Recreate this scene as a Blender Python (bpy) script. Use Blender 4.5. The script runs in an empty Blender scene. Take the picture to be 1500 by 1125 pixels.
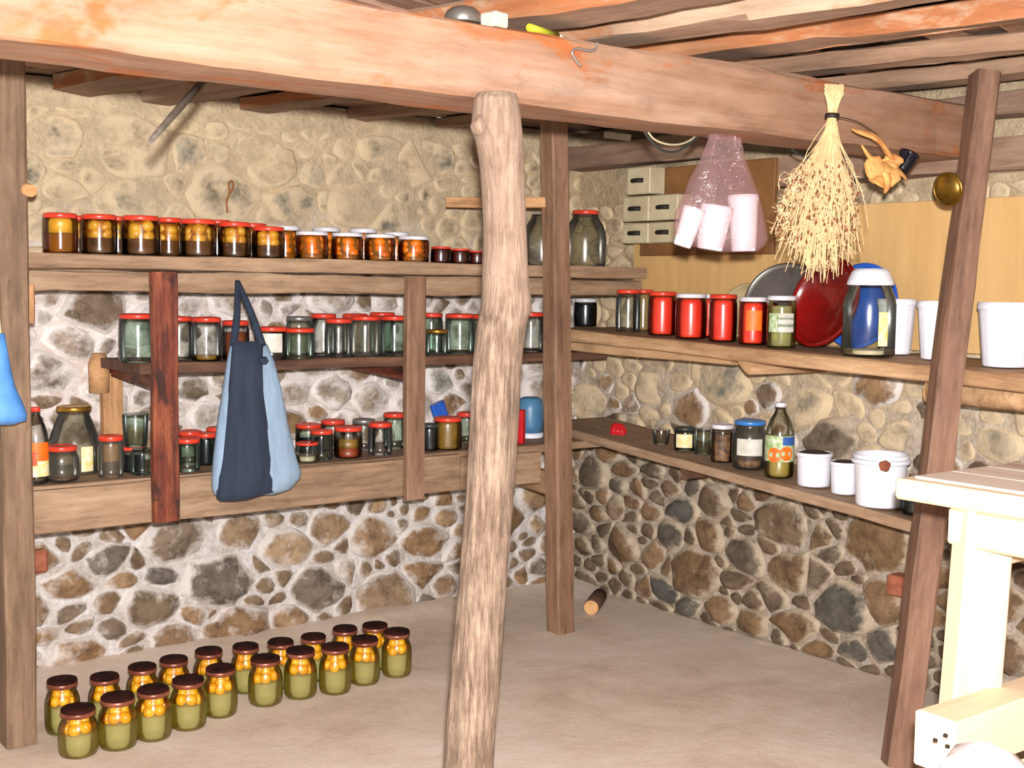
import bpy, bmesh, math, random
from mathutils import Vector, Matrix, noise
rnd = random.Random(7)
C = bpy.context.scene.collection
SC = bpy.context.scene

# ------------------------------------------------------------------ camera
F = 1850.0                                    # focal length in pixels of the 1500 x 1125 frame
CAM = Vector((0.0, 0.0, 1.35))
YAW = math.radians(37.1); PITCH = math.radians(4.5); ROLL = math.radians(0.75)
fwd = Vector((math.sin(YAW) * math.cos(PITCH), math.cos(YAW) * math.cos(PITCH), -math.sin(PITCH)))
r0 = Vector((math.cos(YAW), -math.sin(YAW), 0.0))
u0 = r0.cross(fwd)
right = r0 * math.cos(ROLL) + u0 * math.sin(ROLL)
up = u0 * math.cos(ROLL) - r0 * math.sin(ROLL)
cam_data = bpy.data.cameras.new('camera')
cam = bpy.data.objects.new('camera', cam_data); C.objects.link(cam)
cam.matrix_world = Matrix(((right.x, up.x, -fwd.x, CAM.x), (right.y, up.y, -fwd.y, CAM.y),
                           (right.z, up.z, -fwd.z, CAM.z), (0, 0, 0, 1)))
cam_data.sensor_width = 36.0; cam_data.lens = 36.0 * F / 1500.0; cam_data.clip_start = 0.02
SC.camera = cam

# ------------------------------------------------------------------ light
world = bpy.data.worlds.new('world'); SC.world = world; world.use_nodes = True
bg = world.node_tree.nodes['Background']
bg.inputs[0].default_value = (0.93, 0.96, 1.0, 1); bg.inputs[1].default_value = 0.42
fl = bpy.data.lights.new('camera_flash', 'AREA'); fl.shape = 'DISK'; fl.size = 0.055
fl.energy = 205; fl.color = (1.0, 0.965, 0.965)
flo = bpy.data.objects.new('camera_flash', fl); C.objects.link(flo)
flo.location = CAM + up * 0.10 + right * 0.015 - fwd * 0.03
flo.rotation_euler = fwd.to_track_quat('-Z', 'Y').to_euler()
SC.view_settings.view_transform = 'Standard'; SC.view_settings.look = 'None'
SC.view_settings.exposure = 0.28; SC.view_settings.gamma = 1.0; SC.view_settings.use_curve_mapping = False
SC.cycles.transparent_max_bounces = 24
SC.cycles.max_bounces = 6; SC.cycles.diffuse_bounces = 3; SC.cycles.glossy_bounces = 3

# ------------------------------------------------------------------ a pixel's line of sight met with a plane of the room
def ray(px, py): return fwd * F + right * (px - 750.0) + up * (562.5 - py)
def at_y(px, py, Y): d = ray(px, py); return CAM + d * (Y / d.y)
def at_x(px, py, X): d = ray(px, py); return CAM + d * (X / d.x)
def at_z(px, py, z): d = ray(px, py); return CAM + d * ((z - CAM.z) / d.z)
def mpp(p): return (Vector(p) - CAM).dot(fwd) / F         # metres per pixel at a point
YB, XR = 4.35, 3.65                                         # back wall, right wall

# ------------------------------------------------------------------ materials
def new_mat(name):
    m = bpy.data.materials.new(name); m.use_nodes = True
    nt = m.node_tree; b = nt.nodes['Principled BSDF']
    return m, nt, b
def N(nt, t, **kw):
    n = nt.nodes.new(t)
    for k, v in kw.items():
        if k in n.inputs.keys(): n.inputs[k].default_value = v
        else: setattr(n, k, v)
    return n
def srgb(c):
    return tuple(((x / 255) / 12.92 if x / 255 <= 0.04045 else ((x / 255 + 0.055) / 1.055) ** 2.4) for x in c) + (1,)
def ramp(nt, stops, fac):
    n = nt.nodes.new('ShaderNodeValToRGB'); e = n.color_ramp.elements
    while len(e) < len(stops): e.new(0.5)
    for el, (p, c) in zip(e, stops): el.position = p; el.color = srgb(c)
    nt.links.new(fac, n.inputs[0]); return n.outputs[0]
def mixc(nt, fac, a, b, mode='MIX'):
    n = nt.nodes.new('ShaderNodeMix'); n.data_type = 'RGBA'; n.blend_type = mode
    if hasattr(fac, 'links'): nt.links.new(fac, n.inputs[0])
    else: n.inputs[0].default_value = fac
    for s, v in ((6, a), (7, b)):
        if hasattr(v, 'links'): nt.links.new(v, n.inputs[s])
        else: n.inputs[s].default_value = v
    return n.outputs[2]
def math_(nt, op, a, b=0.0):
    n = nt.nodes.new('ShaderNodeMath'); n.operation = op
    for i, v in enumerate((a, b)):
        if hasattr(v, 'links'): nt.links.new(v, n.inputs[i])
        else: n.inputs[i].default_value = v
    return n.outputs[0]
def coords(nt, scale=(1, 1, 1), shift=True):
    tc = nt.nodes.new('ShaderNodeTexCoord'); mp = nt.nodes.new('ShaderNodeMapping')
    mp.inputs['Scale'].default_value = scale
    nt.links.new(tc.outputs['Object'], mp.inputs['Vector'])
    if shift:
        oi = nt.nodes.new('ShaderNodeObjectInfo'); k = math_(nt, 'MULTIPLY', oi.outputs['Random'], 37.0)
        cb = nt.nodes.new('ShaderNodeCombineXYZ')
        for i in range(3): nt.links.new(k, cb.inputs[i])
        nt.links.new(cb.outputs[0], mp.inputs['Location'])
    return mp.outputs[0]
def noise_tex(nt, vec, scale, detail=4.0, rough=0.6, dist=0.0):
    n = nt.nodes.new('ShaderNodeTexNoise'); n.inputs['Scale'].default_value = scale
    n.inputs['Detail'].default_value = detail; n.inputs['Roughness'].default_value = rough
    n.inputs['Distortion'].default_value = dist
    nt.links.new(vec, n.inputs['Vector']); return n.outputs['Fac']
def bump(nt, b, h, strength, dist=0.004):
    n = nt.nodes.new('ShaderNodeBump'); n.inputs['Strength'].default_value = strength
    n.inputs['Distance'].default_value = dist
    nt.links.new(h, n.inputs['Height']); nt.links.new(n.outputs[0], b.inputs['Normal'])

def wood(name, stops, axis=0, grain=26.0, blot=3.0, rough=0.75, bmp=0.5, vary=0.25, patch=None, pf=0.55, dirty=0.7):
    m, nt, b = new_mat(name)
    s = [1.0, 1.0, 1.0]; s[axis] = 0.07
    v = coords(nt, s); v2 = coords(nt, [1, 1, 1] if axis is None else [0.45 if i == axis else 1.0 for i in range(3)])
    g = noise_tex(nt, v, grain, 5, 0.65, 0.4); bl = noise_tex(nt, v2, blot, 3, 0.6)
    g2 = noise_tex(nt, v, grain * 3.1, 4, 0.7)
    f = math_(nt, 'ADD', math_(nt, 'ADD', math_(nt, 'MULTIPLY', g, 0.42), math_(nt, 'MULTIPLY', g2, 0.26)), math_(nt, 'MULTIPLY', bl, 0.32))
    col = ramp(nt, stops, f)
    if patch:
        pm = nt.nodes.new('ShaderNodeValToRGB'); pm.color_ramp.elements[0].position = pf; pm.color_ramp.elements[1].position = pf + 0.12
        nt.links.new(noise_tex(nt, v2, blot * 1.7, 4, 0.7, 0.6), pm.inputs[0])
        col = mixc(nt, pm.outputs[0], col, srgb(patch))
    oi = nt.nodes.new('ShaderNodeObjectInfo')
    k = math_(nt, 'ADD', math_(nt, 'MULTIPLY', oi.outputs['Random'], vary), 1.0 - vary / 2)
    dv = coords(nt, [0.22 if i == axis else 1.0 for i in range(3)])
    dirt = ramp(nt, [(0.32, (150, 138, 130)), (0.48, (228, 222, 218)), (0.62, (255, 255, 255))], noise_tex(nt, dv, 26, 8, 0.75, 0.2))
    col = mixc(nt, dirty, col, dirt, 'MULTIPLY')
    hv = nt.nodes.new('ShaderNodeHueSaturation'); nt.links.new(col, hv.inputs['Color']); nt.links.new(k, hv.inputs['Value'])
    nt.links.new(hv.outputs[0], b.inputs['Base Color']); b.inputs['Roughness'].default_value = rough
    bump(nt, b, g, bmp); return m

def simple(name, c, rough=0.5, metal=0.0, c2=None, scale=8.0, bmp=0.0, coat=0.0, spec=0.5):
    m, nt, b = new_mat(name); b.inputs['Roughness'].default_value = rough; b.inputs['Metallic'].default_value = metal
    b.inputs['Coat Weight'].default_value = coat; b.inputs['Specular IOR Level'].default_value = spec
    n = noise_tex(nt, coords(nt), scale, 4)
    if c2 is None: c2 = tuple(x * 0.88 for x in c)
    nt.links.new(ramp(nt, [(0.35, c2), (0.65, c)], n), b.inputs['Base Color'])
    if bmp: bump(nt, b, n, bmp)
    return m

def glass(name, centre=(0.91, 0.93, 0.91), edge=(0.32, 0.36, 0.34), rough=0.16, ior=1.5, haze=0.0):
    m = bpy.data.materials.new(name); m.use_nodes = True; nt = m.node_tree; nt.nodes.clear()
    out = nt.nodes.new('ShaderNodeOutputMaterial')
    lw = N(nt, 'ShaderNodeLayerWeight', Blend=0.35)
    col = mixc(nt, lw.outputs['Facing'], tuple(centre) + (1,), tuple(edge) + (1,))
    tr = nt.nodes.new('ShaderNodeBsdfTransparent'); nt.links.new(col, tr.inputs[0])
    base = tr.outputs[0]
    if haze:
        df = nt.nodes.new('ShaderNodeBsdfDiffuse'); df.inputs[0].default_value = (0.6, 0.6, 0.55, 1)
        mh = nt.nodes.new('ShaderNodeMixShader'); mh.inputs[0].default_value = haze
        nt.links.new(base, mh.inputs[1]); nt.links.new(df.outputs[0], mh.inputs[2]); base = mh.outputs[0]
    gl = nt.nodes.new('ShaderNodeBsdfGlossy'); gl.inputs['Roughness'].default_value = rough
    fr = N(nt, 'ShaderNodeFresnel', IOR=ior)
    mx = nt.nodes.new('ShaderNodeMixShader')
    nt.links.new(fr.outputs[0], mx.inputs[0]); nt.links.new(base, mx.inputs[1]); nt.links.new(gl.outputs[0], mx.inputs[2])
    nt.links.new(mx.outputs[0], out.inputs[0]); return m

def liquid(name, tint, body, amount):
    m = bpy.data.materials.new(name); m.use_nodes = True; nt = m.node_tree; nt.nodes.clear()
    out = nt.nodes.new('ShaderNodeOutputMaterial')
    tr = nt.nodes.new('ShaderNodeBsdfTransparent'); tr.inputs[0].default_value = srgb(tint)
    df = nt.nodes.new('ShaderNodeBsdfDiffuse'); df.inputs[0].default_value = srgb(body)
    tl = nt.nodes.new('ShaderNodeBsdfTranslucent'); tl.inputs[0].default_value = srgb(body)
    ad = nt.nodes.new('ShaderNodeMixShader'); ad.inputs[0].default_value = 0.45
    nt.links.new(df.outputs[0], ad.inputs[1]); nt.links.new(tl.outputs[0], ad.inputs[2])
    mx = nt.nodes.new('ShaderNodeMixShader'); mx.inputs[0].default_value = amount
    nt.links.new(tr.outputs[0], mx.inputs[1]); nt.links.new(ad.outputs[0], mx.inputs[2])
    nt.links.new(mx.outputs[0], out.inputs[0]); return m

def film(name, tint, body, amount, gloss=0.12):
    m = liquid(name, tint, body, amount); nt = m.node_tree
    out = [n for n in nt.nodes if n.type == 'OUTPUT_MATERIAL'][0]
    src = out.inputs[0].links[0].from_socket
    gl = nt.nodes.new('ShaderNodeBsdfGlossy'); gl.inputs['Roughness'].default_value = 0.22
    mx = nt.nodes.new('ShaderNodeMixShader'); mx.inputs[0].default_value = gloss
    nt.links.new(src, mx.inputs[1]); nt.links.new(gl.outputs[0], mx.inputs[2]); nt.links.new(mx.outputs[0], out.inputs[0])
    tc = nt.nodes.new('ShaderNodeTexCoord')
    nz = noise_tex(nt, tc.outputs['Object'], 28, 3, 0.6, 1.2)
    bp = nt.nodes.new('ShaderNodeBump'); bp.inputs['Strength'].default_value = 0.9; bp.inputs['Distance'].default_value = 0.02
    nt.links.new(nz, bp.inputs['Height']); nt.links.new(bp.outputs[0], gl.inputs['Normal'])
    return m

def stone_mat(name, cols, smear, amount, rough=0.88):
    """field stone: a colour of its own per stone, and lime or clay smeared over its rim and in patches over its face"""
    m, nt, b = new_mat(name)
    oi = nt.nodes.new('ShaderNodeObjectInfo')
    base = ramp(nt, [(i / max(1, len(cols) - 1), c) for i, c in enumerate(cols)], oi.outputs['Random'])
    v = coords(nt); n1 = noise_tex(nt, v, 12, 6, 0.68, 0.1); n2 = noise_tex(nt, v, 50, 5, 0.7)
    f = math_(nt, 'ADD', math_(nt, 'MULTIPLY', n1, 0.7), math_(nt, 'MULTIPLY', n2, 0.3))
    shade = ramp(nt, [(0.36, (150, 142, 134)), (0.50, (222, 218, 214)), (0.62, (255, 254, 250))], f)
    col = mixc(nt, 1.0, base, shade, 'MULTIPLY')
    at = nt.nodes.new('ShaderNodeAttribute'); at.attribute_name = 'rim'
    k = math_(nt, 'ADD', math_(nt, 'MULTIPLY', at.outputs['Fac'], 0.42), math_(nt, 'ADD', math_(nt, 'MULTIPLY', noise_tex(nt, v, 13, 6, 0.68, 0.1), 0.95), amount - 0.50))
    mr = nt.nodes.new('ShaderNodeMapRange'); mr.inputs[1].default_value = 0.42; mr.inputs[2].default_value = 0.66
    nt.links.new(k, mr.inputs[0])
    col = mixc(nt, mr.outputs[0], col, srgb(smear))
    nt.links.new(col, b.inputs['Base Color']); b.inputs['Roughness'].default_value = rough
    bump(nt, b, f, 0.8, 0.014); return m

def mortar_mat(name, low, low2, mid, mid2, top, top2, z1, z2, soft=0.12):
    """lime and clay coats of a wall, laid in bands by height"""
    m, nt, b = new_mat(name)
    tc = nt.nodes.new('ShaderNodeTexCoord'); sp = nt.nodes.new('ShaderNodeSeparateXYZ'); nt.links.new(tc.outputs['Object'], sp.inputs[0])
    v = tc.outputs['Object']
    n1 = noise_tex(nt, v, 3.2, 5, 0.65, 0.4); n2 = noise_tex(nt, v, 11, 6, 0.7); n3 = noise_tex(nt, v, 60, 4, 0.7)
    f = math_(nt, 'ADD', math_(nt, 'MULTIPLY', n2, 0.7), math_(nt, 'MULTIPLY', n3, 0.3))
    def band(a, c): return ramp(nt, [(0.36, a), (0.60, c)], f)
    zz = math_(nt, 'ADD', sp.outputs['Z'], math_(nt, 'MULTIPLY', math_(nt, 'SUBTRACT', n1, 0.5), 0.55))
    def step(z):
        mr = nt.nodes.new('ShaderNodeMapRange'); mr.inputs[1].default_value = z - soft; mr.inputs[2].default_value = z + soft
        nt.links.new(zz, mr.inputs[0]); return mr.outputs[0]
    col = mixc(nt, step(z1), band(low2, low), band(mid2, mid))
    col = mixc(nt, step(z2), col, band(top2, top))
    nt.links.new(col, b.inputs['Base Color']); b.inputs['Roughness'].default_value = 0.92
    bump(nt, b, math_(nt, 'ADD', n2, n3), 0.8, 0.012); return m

M = {}
M['beam'] = wood('old_beam_wood', [(0.30, (120, 84, 60)), (0.42, (148, 110, 82)), (0.54, (164, 130, 106)), (0.68, (174, 150, 132))], 0, 12, 4.5, 0.8, 0.4, 0.05, (168, 98, 52), 0.53, 0.45)
M['joist'] = wood('joist_wood', [(0.30, (106, 82, 66)), (0.48, (142, 114, 94)), (0.66, (172, 146, 122))], 0, 16, 4, 0.8, 0.5, 0.2, None, 0.58, 0.5)
M['raw_orange'] = wood('raw_orange_split_wood', [(0.30, (132, 76, 42)), (0.48, (166, 104, 62)), (0.68, (178, 138, 104))], 0, 14, 6, 0.8, 0.5, 0.1, (178, 148, 118), 0.54, 0.4)
M['raw_cream'] = wood('raw_cream_split_wood', [(0.30, (146, 108, 78)), (0.48, (174, 146, 120)), (0.68, (190, 170, 146))], 0, 14, 5, 0.8, 0.5, 0.1, (160, 108, 68), 0.56, 0.4)
M['raw_brown'] = wood('raw_brown_split_wood', [(0.30, (104, 78, 58)), (0.48, (142, 112, 88)), (0.68, (170, 140, 112))], 0, 16, 5, 0.8, 0.5, 0.1, None, 0.6, 0.4)
M['ceil'] = wood('ceiling_plank_wood', [(0.30, (112, 84, 66)), (0.48, (156, 124, 104)), (0.68, (190, 160, 136))], 0, 22, 3, 0.85, 0.5, 0.4)
M['post'] = wood('old_post_wood', [(0.30, (84, 64, 48)), (0.48, (130, 104, 80)), (0.68, (166, 138, 108))], 0, 26, 4, 0.7, 0.5, 0.15)
M['rpost'] = wood('red_brown_post_wood', [(0.30, (80, 58, 46)), (0.48, (124, 92, 72)), (0.68, (158, 122, 98))], 0, 26, 4, 0.7, 0.5, 0.15)
M['cpost'] = wood('corner_post_wood', [(0.30, (92, 66, 50)), (0.48, (136, 104, 80)), (0.68, (172, 138, 110))], 0, 26, 4, 0.7, 0.5, 0.15)
M['shelf'] = wood('shelf_wood', [(0.30, (108, 84, 62)), (0.48, (158, 130, 102)), (0.68, (190, 164, 134))], 0, 24, 4, 0.75, 0.5, 0.2)
M['shelf_r'] = wood('pale_shelf_wood', [(0.30, (126, 92, 62)), (0.48, (184, 146, 106)), (0.68, (220, 186, 144))], 0, 24, 4, 0.75, 0.5, 0.2)
M['shelf_d'] = wood('dark_shelf_wood', [(0.30, (52, 34, 26)), (0.48, (96, 66, 48)), (0.68, (140, 104, 78))], 0, 24, 4, 0.75, 0.5, 0.2)
M['strut'] = wood('reddish_strut_wood', [(0.34, (60, 24, 16)), (0.47, (112, 50, 32)), (0.60, (156, 92, 58)), (0.7, (180, 120, 80))], 0, 26, 12, 0.5, 0.4, 0.2, (58, 26, 20), 0.52, 1.0)
M['tan'] = wood('tan_wood', [(0.30, (150, 104, 66)), (0.48, (198, 150, 102)), (0.68, (222, 180, 132))], 0, 24, 4, 0.75, 0.4, 0.1)
M['pine'] = wood('fresh_pine_wood', [(0.30, (206, 178, 140)), (0.48, (222, 200, 168)), (0.68, (230, 214, 188))], 0, 14, 3, 0.6, 0.25, 0.06, None, 0.5, 0.15)
M['tabletop'] = wood('worn_table_top_wood', [(0.30, (120, 88, 74)), (0.41, (180, 150, 132)), (0.50, (226, 214, 202)), (0.7, (240, 234, 228))], 1, 13, 2.2, 0.6, 0.4, 0.1, None, 0.5, 0.3)
M['cut'] = wood('cut_log_end', [(0.3, (206, 150, 92)), (0.6, (232, 184, 126))], None or 0, 20, 5, 0.8, 0.3, 0.05)
# bark of the log post
def bark_mat():
    m, nt, b = new_mat('peeling_bark'); v = coords(nt, (1, 1, 0.10), False); vz = coords(nt, (1, 1, 1), False)
    g = noise_tex(nt, v, 90, 6, 0.75, 0.3); bl = noise_tex(nt, vz, 9, 4, 0.65)
    tc = nt.nodes.new('ShaderNodeTexCoord'); sp = nt.nodes.new('ShaderNodeSeparateXYZ'); nt.links.new(tc.outputs['Object'], sp.inputs[0])
    zr = nt.nodes.new('ShaderNodeMapRange'); zr.inputs[1].default_value = 1.25; zr.inputs[2].default_value = 1.42
    nt.links.new(math_(nt, 'ADD', sp.outputs['Z'], math_(nt, 'MULTIPLY', math_(nt, 'SUBTRACT', bl, 0.5), 0.5)), zr.inputs[0])
    f = math_(nt, 'ADD', math_(nt, 'MULTIPLY', g, 0.7), math_(nt, 'MULTIPLY', bl, 0.3))
    low = ramp(nt, [(0.36, (86, 68, 54)), (0.47, (126, 104, 86)), (0.55, (152, 130, 110)), (0.68, (174, 156, 136))], f)
    high = ramp(nt, [(0.34, (124, 100, 82)), (0.5, (152, 128, 108)), (0.66, (170, 148, 128))], f)
    nt.links.new(mixc(nt, zr.outputs[0], low, high), b.inputs['Base Color']); b.inputs['Roughness'].default_value = 0.85
    bump(nt, b, g, 0.9, 0.012); return m
M['bark'] = bark_mat()
# floor
def floor_mat():
    m, nt, b = new_mat('trodden_screed'); v = coords(nt, (1, 1, 1), False)
    n1 = noise_tex(nt, v, 1.6, 5, 0.6, 0.3); n2 = noise_tex(nt, v, 9, 6, 0.7); n3 = noise_tex(nt, v, 70, 3, 0.6)
    f = math_(nt, 'ADD', math_(nt, 'MULTIPLY', n1, 0.6), math_(nt, 'ADD', math_(nt, 'MULTIPLY', n2, 0.3), math_(nt, 'MULTIPLY', n3, 0.1)))
    nt.links.new(ramp(nt, [(0.36, (198, 178, 158)), (0.48, (220, 202, 182)), (0.6, (230, 216, 200)), (0.7, (238, 228, 216))], f), b.inputs['Base Color'])
    b.inputs['Roughness'].default_value = 0.85; bump(nt, b, f, 0.5, 0.02); return m
M['floor'] = floor_mat()
M['mortar_b'] = mortar_mat('lime_and_clay_back', (228, 224, 222), (168, 152, 134), (234, 226, 222), (190, 172, 156), (216, 194, 158), (176, 158, 128), 0.55, 1.50)
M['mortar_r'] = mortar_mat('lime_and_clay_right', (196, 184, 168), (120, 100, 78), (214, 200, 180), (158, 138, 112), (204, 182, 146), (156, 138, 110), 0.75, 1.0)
M['st_brown'] = stone_mat('brown_field_stone', [(148, 118, 84), (172, 138, 100), (128, 112, 92), (184, 152, 116), (120, 114, 106), (164, 128, 88), (196, 168, 134), (150, 132, 110)], (222, 214, 206), 0.40)
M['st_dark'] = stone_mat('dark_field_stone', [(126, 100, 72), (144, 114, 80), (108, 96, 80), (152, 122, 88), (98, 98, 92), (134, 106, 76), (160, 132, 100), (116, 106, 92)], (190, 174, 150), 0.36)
M['st_mid'] = stone_mat('limewashed_stone', [(186, 164, 142), (168, 154, 140), (198, 180, 160), (156, 140, 124), (206, 194, 180), (146, 148, 140)], (236, 228, 222), 0.50)
M['st_clay'] = stone_mat('clay_smeared_stone', [(214, 192, 154), (198, 180, 148), (172, 164, 144), (220, 198, 160), (132, 134, 124), (206, 184, 146), (158, 156, 142)], (216, 194, 158), 0.56)
M['glass'] = glass('clear_jar_glass')
M['glass_g'] = glass('greenish_jar_glass', (0.84, 0.92, 0.87), (0.14, 0.26, 0.20), 0.17)
M['glass_d'] = glass('dusty_jar_glass', (0.82, 0.82, 0.75), (0.20, 0.20, 0.15), 0.2, 1.5, 0.03)
M['glass_y'] = glass('pale_jar_glass', (0.95, 0.97, 0.94), (0.36, 0.46, 0.32), 0.2)
M['plastic_clear'] = glass('clear_plastic', (0.90, 0.90, 0.87), (0.45, 0.44, 0.40), 0.22, 1.45)
def lidm(n, c, r=0.3, c2=None): return simple(n, c, r, 0.0, c2, 14, 0, 0.3)
M['red'] = lidm('red_lid_enamel', (226, 66, 44))
M['white'] = lidm('white_lid_enamel', (232, 232, 236))
M['grey'] = simple('dull_tin_lid', (150, 146, 140), 0.4, 0.6)
M['gold'] = simple('gold_lid', (190, 142, 56), 0.3, 0.8)
M['blue'] = lidm('blue_lid_enamel', (56, 128, 206))
M['darklid'] = simple('rusty_dark_lid_top', (58, 24, 16), 0.9, 0.0, (26, 10, 8), 26, 0.3, 0, 0.15)
M['darklid_rim'] = simple('brown_lid_rim', (156, 92, 70), 0.35, 0.3, (110, 52, 36), 20)
M['blacklid'] = simple('dark_green_lid', (50, 58, 56), 0.4)
M['compote'] = liquid('pale_yellow_syrup', (252, 246, 206), (246, 236, 170), 0.42)
M['amber'] = liquid('amber_syrup', (236, 180, 80), (220, 150, 50), 0.4)
M['brine_d'] = simple('dark_brown_syrup', (104, 62, 26), 0.25, 0, (66, 40, 16), 20, 0, 0.5)
M['brine_o'] = simple('orange_brown_syrup', (176, 96, 22), 0.25, 0, (120, 78, 20), 20, 0, 0.5)
M['f_yellow'] = simple('yellow_plum_skin', (250, 186, 30), 0.35, 0, (232, 150, 14), 20)
M['f_ochre'] = simple('ochre_pickled_fruit', (232, 176, 52), 0.35, 0, (196, 130, 28), 16)
M['f_orange'] = simple('orange_fruit_skin', (246, 138, 16), 0.35, 0, (226, 106, 8), 16)
M['f_green'] = simple('gherkin_skin', (150, 150, 40), 0.4, 0, (104, 112, 30), 16)
M['sauce'] = simple('red_tomato_sauce', (240, 66, 40), 0.3, 0, (226, 50, 30), 9, 0, 0.4)
M['jam'] = simple('dark_red_jam', (96, 28, 22), 0.3, 0, (52, 16, 14), 12, 0, 0.4)
M['black'] = simple('black_preserve', (26, 28, 34), 0.25, 0, (14, 16, 20), 12, 0, 0.4)
M['olive'] = simple('olive_relish', (150, 112, 36), 0.4, 0, (104, 78, 26), 14, 0, 0.3)
M['redamber'] = simple('red_orange_relish', (150, 50, 20), 0.4, 0, (110, 60, 18), 10, 0, 0.3)
M['cream'] = simple('cream_powder', (214, 200, 172), 0.7, 0, (190, 170, 140), 18)
M['beans'] = simple('mottled_beans', (160, 116, 74), 0.6, 0, (70, 48, 44), 60, 0.6)
M['pale'] = simple('pale_brine', (196, 190, 160), 0.4, 0, (160, 152, 120), 12)
M['juice'] = simple('cloudy_juice', (176, 156, 74), 0.3, 0, (140, 122, 60), 8)
M['whitepl'] = simple('white_plastic', (238, 240, 246), 0.4, 0, (226, 228, 238), 6)
M['soil'] = simple('dark_soil', (70, 48, 34), 0.95, 0, (36, 26, 20), 60, 0.8)
M['panel'] = wood('chipboard', [(0.30, (196, 156, 98)), (0.5, (212, 172, 112)), (0.7, (222, 184, 124))], 2, 18, 2.5, 0.6, 0.15, 0.0, None, 0.5, 0.15)
M['drawer'] = simple('cream_drawer_paint', (204, 192, 158), 0.6, 0, (184, 170, 136), 9)
M['brownboard'] = simple('brown_board', (140, 98, 52), 0.7, 0, (112, 74, 38), 6)
M['dark'] = simple('dark_iron', (40, 34, 30), 0.6, 0.3)
M['steel'] = simple('dull_steel', (160, 158, 152), 0.35, 0.8)
M['iron'] = simple('weathered_iron', (104, 96, 86), 0.6, 0.2, (70, 62, 54), 30)
M['wire'] = simple('grey_wire', (150, 140, 132), 0.4, 0.5)
M['cable_w'] = simple('pale_cable', (186, 176, 140), 0.6); M['cable_d'] = simple('dark_cable', (50, 54, 50), 0.6)
M['straw'] = simple('dry_straw', (244, 220, 172), 0.8, 0, (230, 198, 146), 40)
M['pod'] = simple('dry_seed_pod', (140, 86, 46), 0.8, 0, (70, 36, 22), 200)
M['leaf'] = simple('dry_husk', (226, 172, 100), 0.8, 0, (186, 124, 64), 22, 0.5)
M['blackpl'] = simple('black_shiny_plastic', (16, 18, 30), 0.18, 0, (10, 10, 18), 10)
M['rust'] = simple('rusty_ochre_wire', (170, 110, 46), 0.8, 0.1)
M['brass'] = simple('tarnished_brass', (160, 124, 48), 0.3, 0.8, (112, 84, 30), 14)
M['bluebag'] = simple('blue_plastic', (98, 158, 226), 0.45, 0, (70, 134, 210), 14, 0.5)
M['bluecap'] = simple('bright_blue_plastic', (50, 104, 206), 0.35, 0, (34, 80, 176), 8)
M['bluedull'] = simple('dull_blue_plastic', (84, 134, 168), 0.4, 0, (64, 112, 150), 8)
M['denim'] = wood('light_blue_denim', [(0.3, (112, 138, 164)), (0.5, (140, 166, 190)), (0.7, (160, 186, 206))], 2, 22, 4, 0.95, 0.4, 0.0, None, 0.5, 0.3)
M['navy'] = wood('navy_cloth', [(0.3, (24, 34, 50)), (0.5, (36, 48, 66)), (0.7, (48, 62, 82))], 2, 22, 4, 0.95, 0.4, 0.0, None, 0.5, 0.3)
M['pinkfilm'] = film('pink_bag_film', (252, 240, 240), (236, 206, 208), 0.20, 0.07)
M['redenamel'] = simple('dark_red_enamel', (140, 16, 12), 0.25, 0, (96, 8, 10), 5, 0, 0.5)
M['redplastic'] = simple('red_plastic', (206, 26, 36), 0.4)
M['redbrick'] = simple('red_brick', (176, 106, 78), 0.9, 0, (140, 78, 56), 30, 0.6)
M['cloudy'] = simple('cloudy_glass_dish', (188, 170, 132), 0.2, 0, (172, 152, 112), 6)
M['lab_green'] = simple('green_label_print', (120, 160, 70), 0.5, 0, (206, 214, 190), 60)
M['lab_white'] = simple('white_paper_label', (214, 214, 204), 0.6, 0, (186, 184, 168), 24)
M['lab_orange'] = simple('orange_label_print', (238, 118, 24), 0.5, 0, (226, 96, 14), 30)
M['lab_blue'] = simple('blue_label_print', (50, 96, 170), 0.5)
M['lab_yellow'] = simple('yellow_label_print', (224, 206, 110), 0.5, 0, (236, 230, 200), 40)
M['lab_red'] = simple('red_label_print', (220, 50, 30), 0.5, 0, (240, 130, 40), 40)
M['tube_green'] = simple('yellow_green_plastic', (178, 176, 50), 0.4)
M['paper'] = simple('pale_paper', (226, 216, 196), 0.7)
M['rag'] = simple('rust_brown_leaf', (150, 84, 54), 0.8, 0, (110, 56, 36), 30, 0.4)

# ------------------------------------------------------------------ mesh helpers
def mesh(name, verts, faces, smooth=False):
    me = bpy.data.meshes.new(name); me.from_pydata([tuple(v) for v in verts], [], faces); me.update()
    if smooth: me.polygons.foreach_set('use_smooth', [True] * len(me.polygons))
    return me
def from_bm(name, bm, smooth=False):
    me = bpy.data.meshes.new(name); bmesh.ops.recalc_face_normals(bm, faces=bm.faces); bm.to_mesh(me); bm.free()
    if smooth: me.polygons.foreach_set('use_smooth', [True] * len(me.polygons))
    return me
def link(name, me, mat, parent=None, loc=None, mx=None, label=None, kind=None):
    """one mesh object; loc / mx are WORLD placements, made relative to a parent that is only moved or turned"""
    o = bpy.data.objects.new(name, me); C.objects.link(o)
    if mat is not None and not me.materials: me.materials.append(mat)
    m = mx if mx is not None else Matrix.Translation(Vector(loc) if loc is not None else Vector((0, 0, 0)))
    if parent is not None:
        o.parent = parent; o.matrix_basis = world_of(parent).inverted() @ m
    else: o.matrix_basis = m
    if label: o['label'] = label
    if kind: o['kind'] = kind
    return o
def world_of(o):
    m = o.matrix_basis.copy()
    while o.parent is not None: o = o.parent; m = o.matrix_basis @ m
    return m
def tag(o, label, cat, group=None):
    o['label'] = label; o['category'] = cat
    if group: o['group'] = group
    return o
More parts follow.
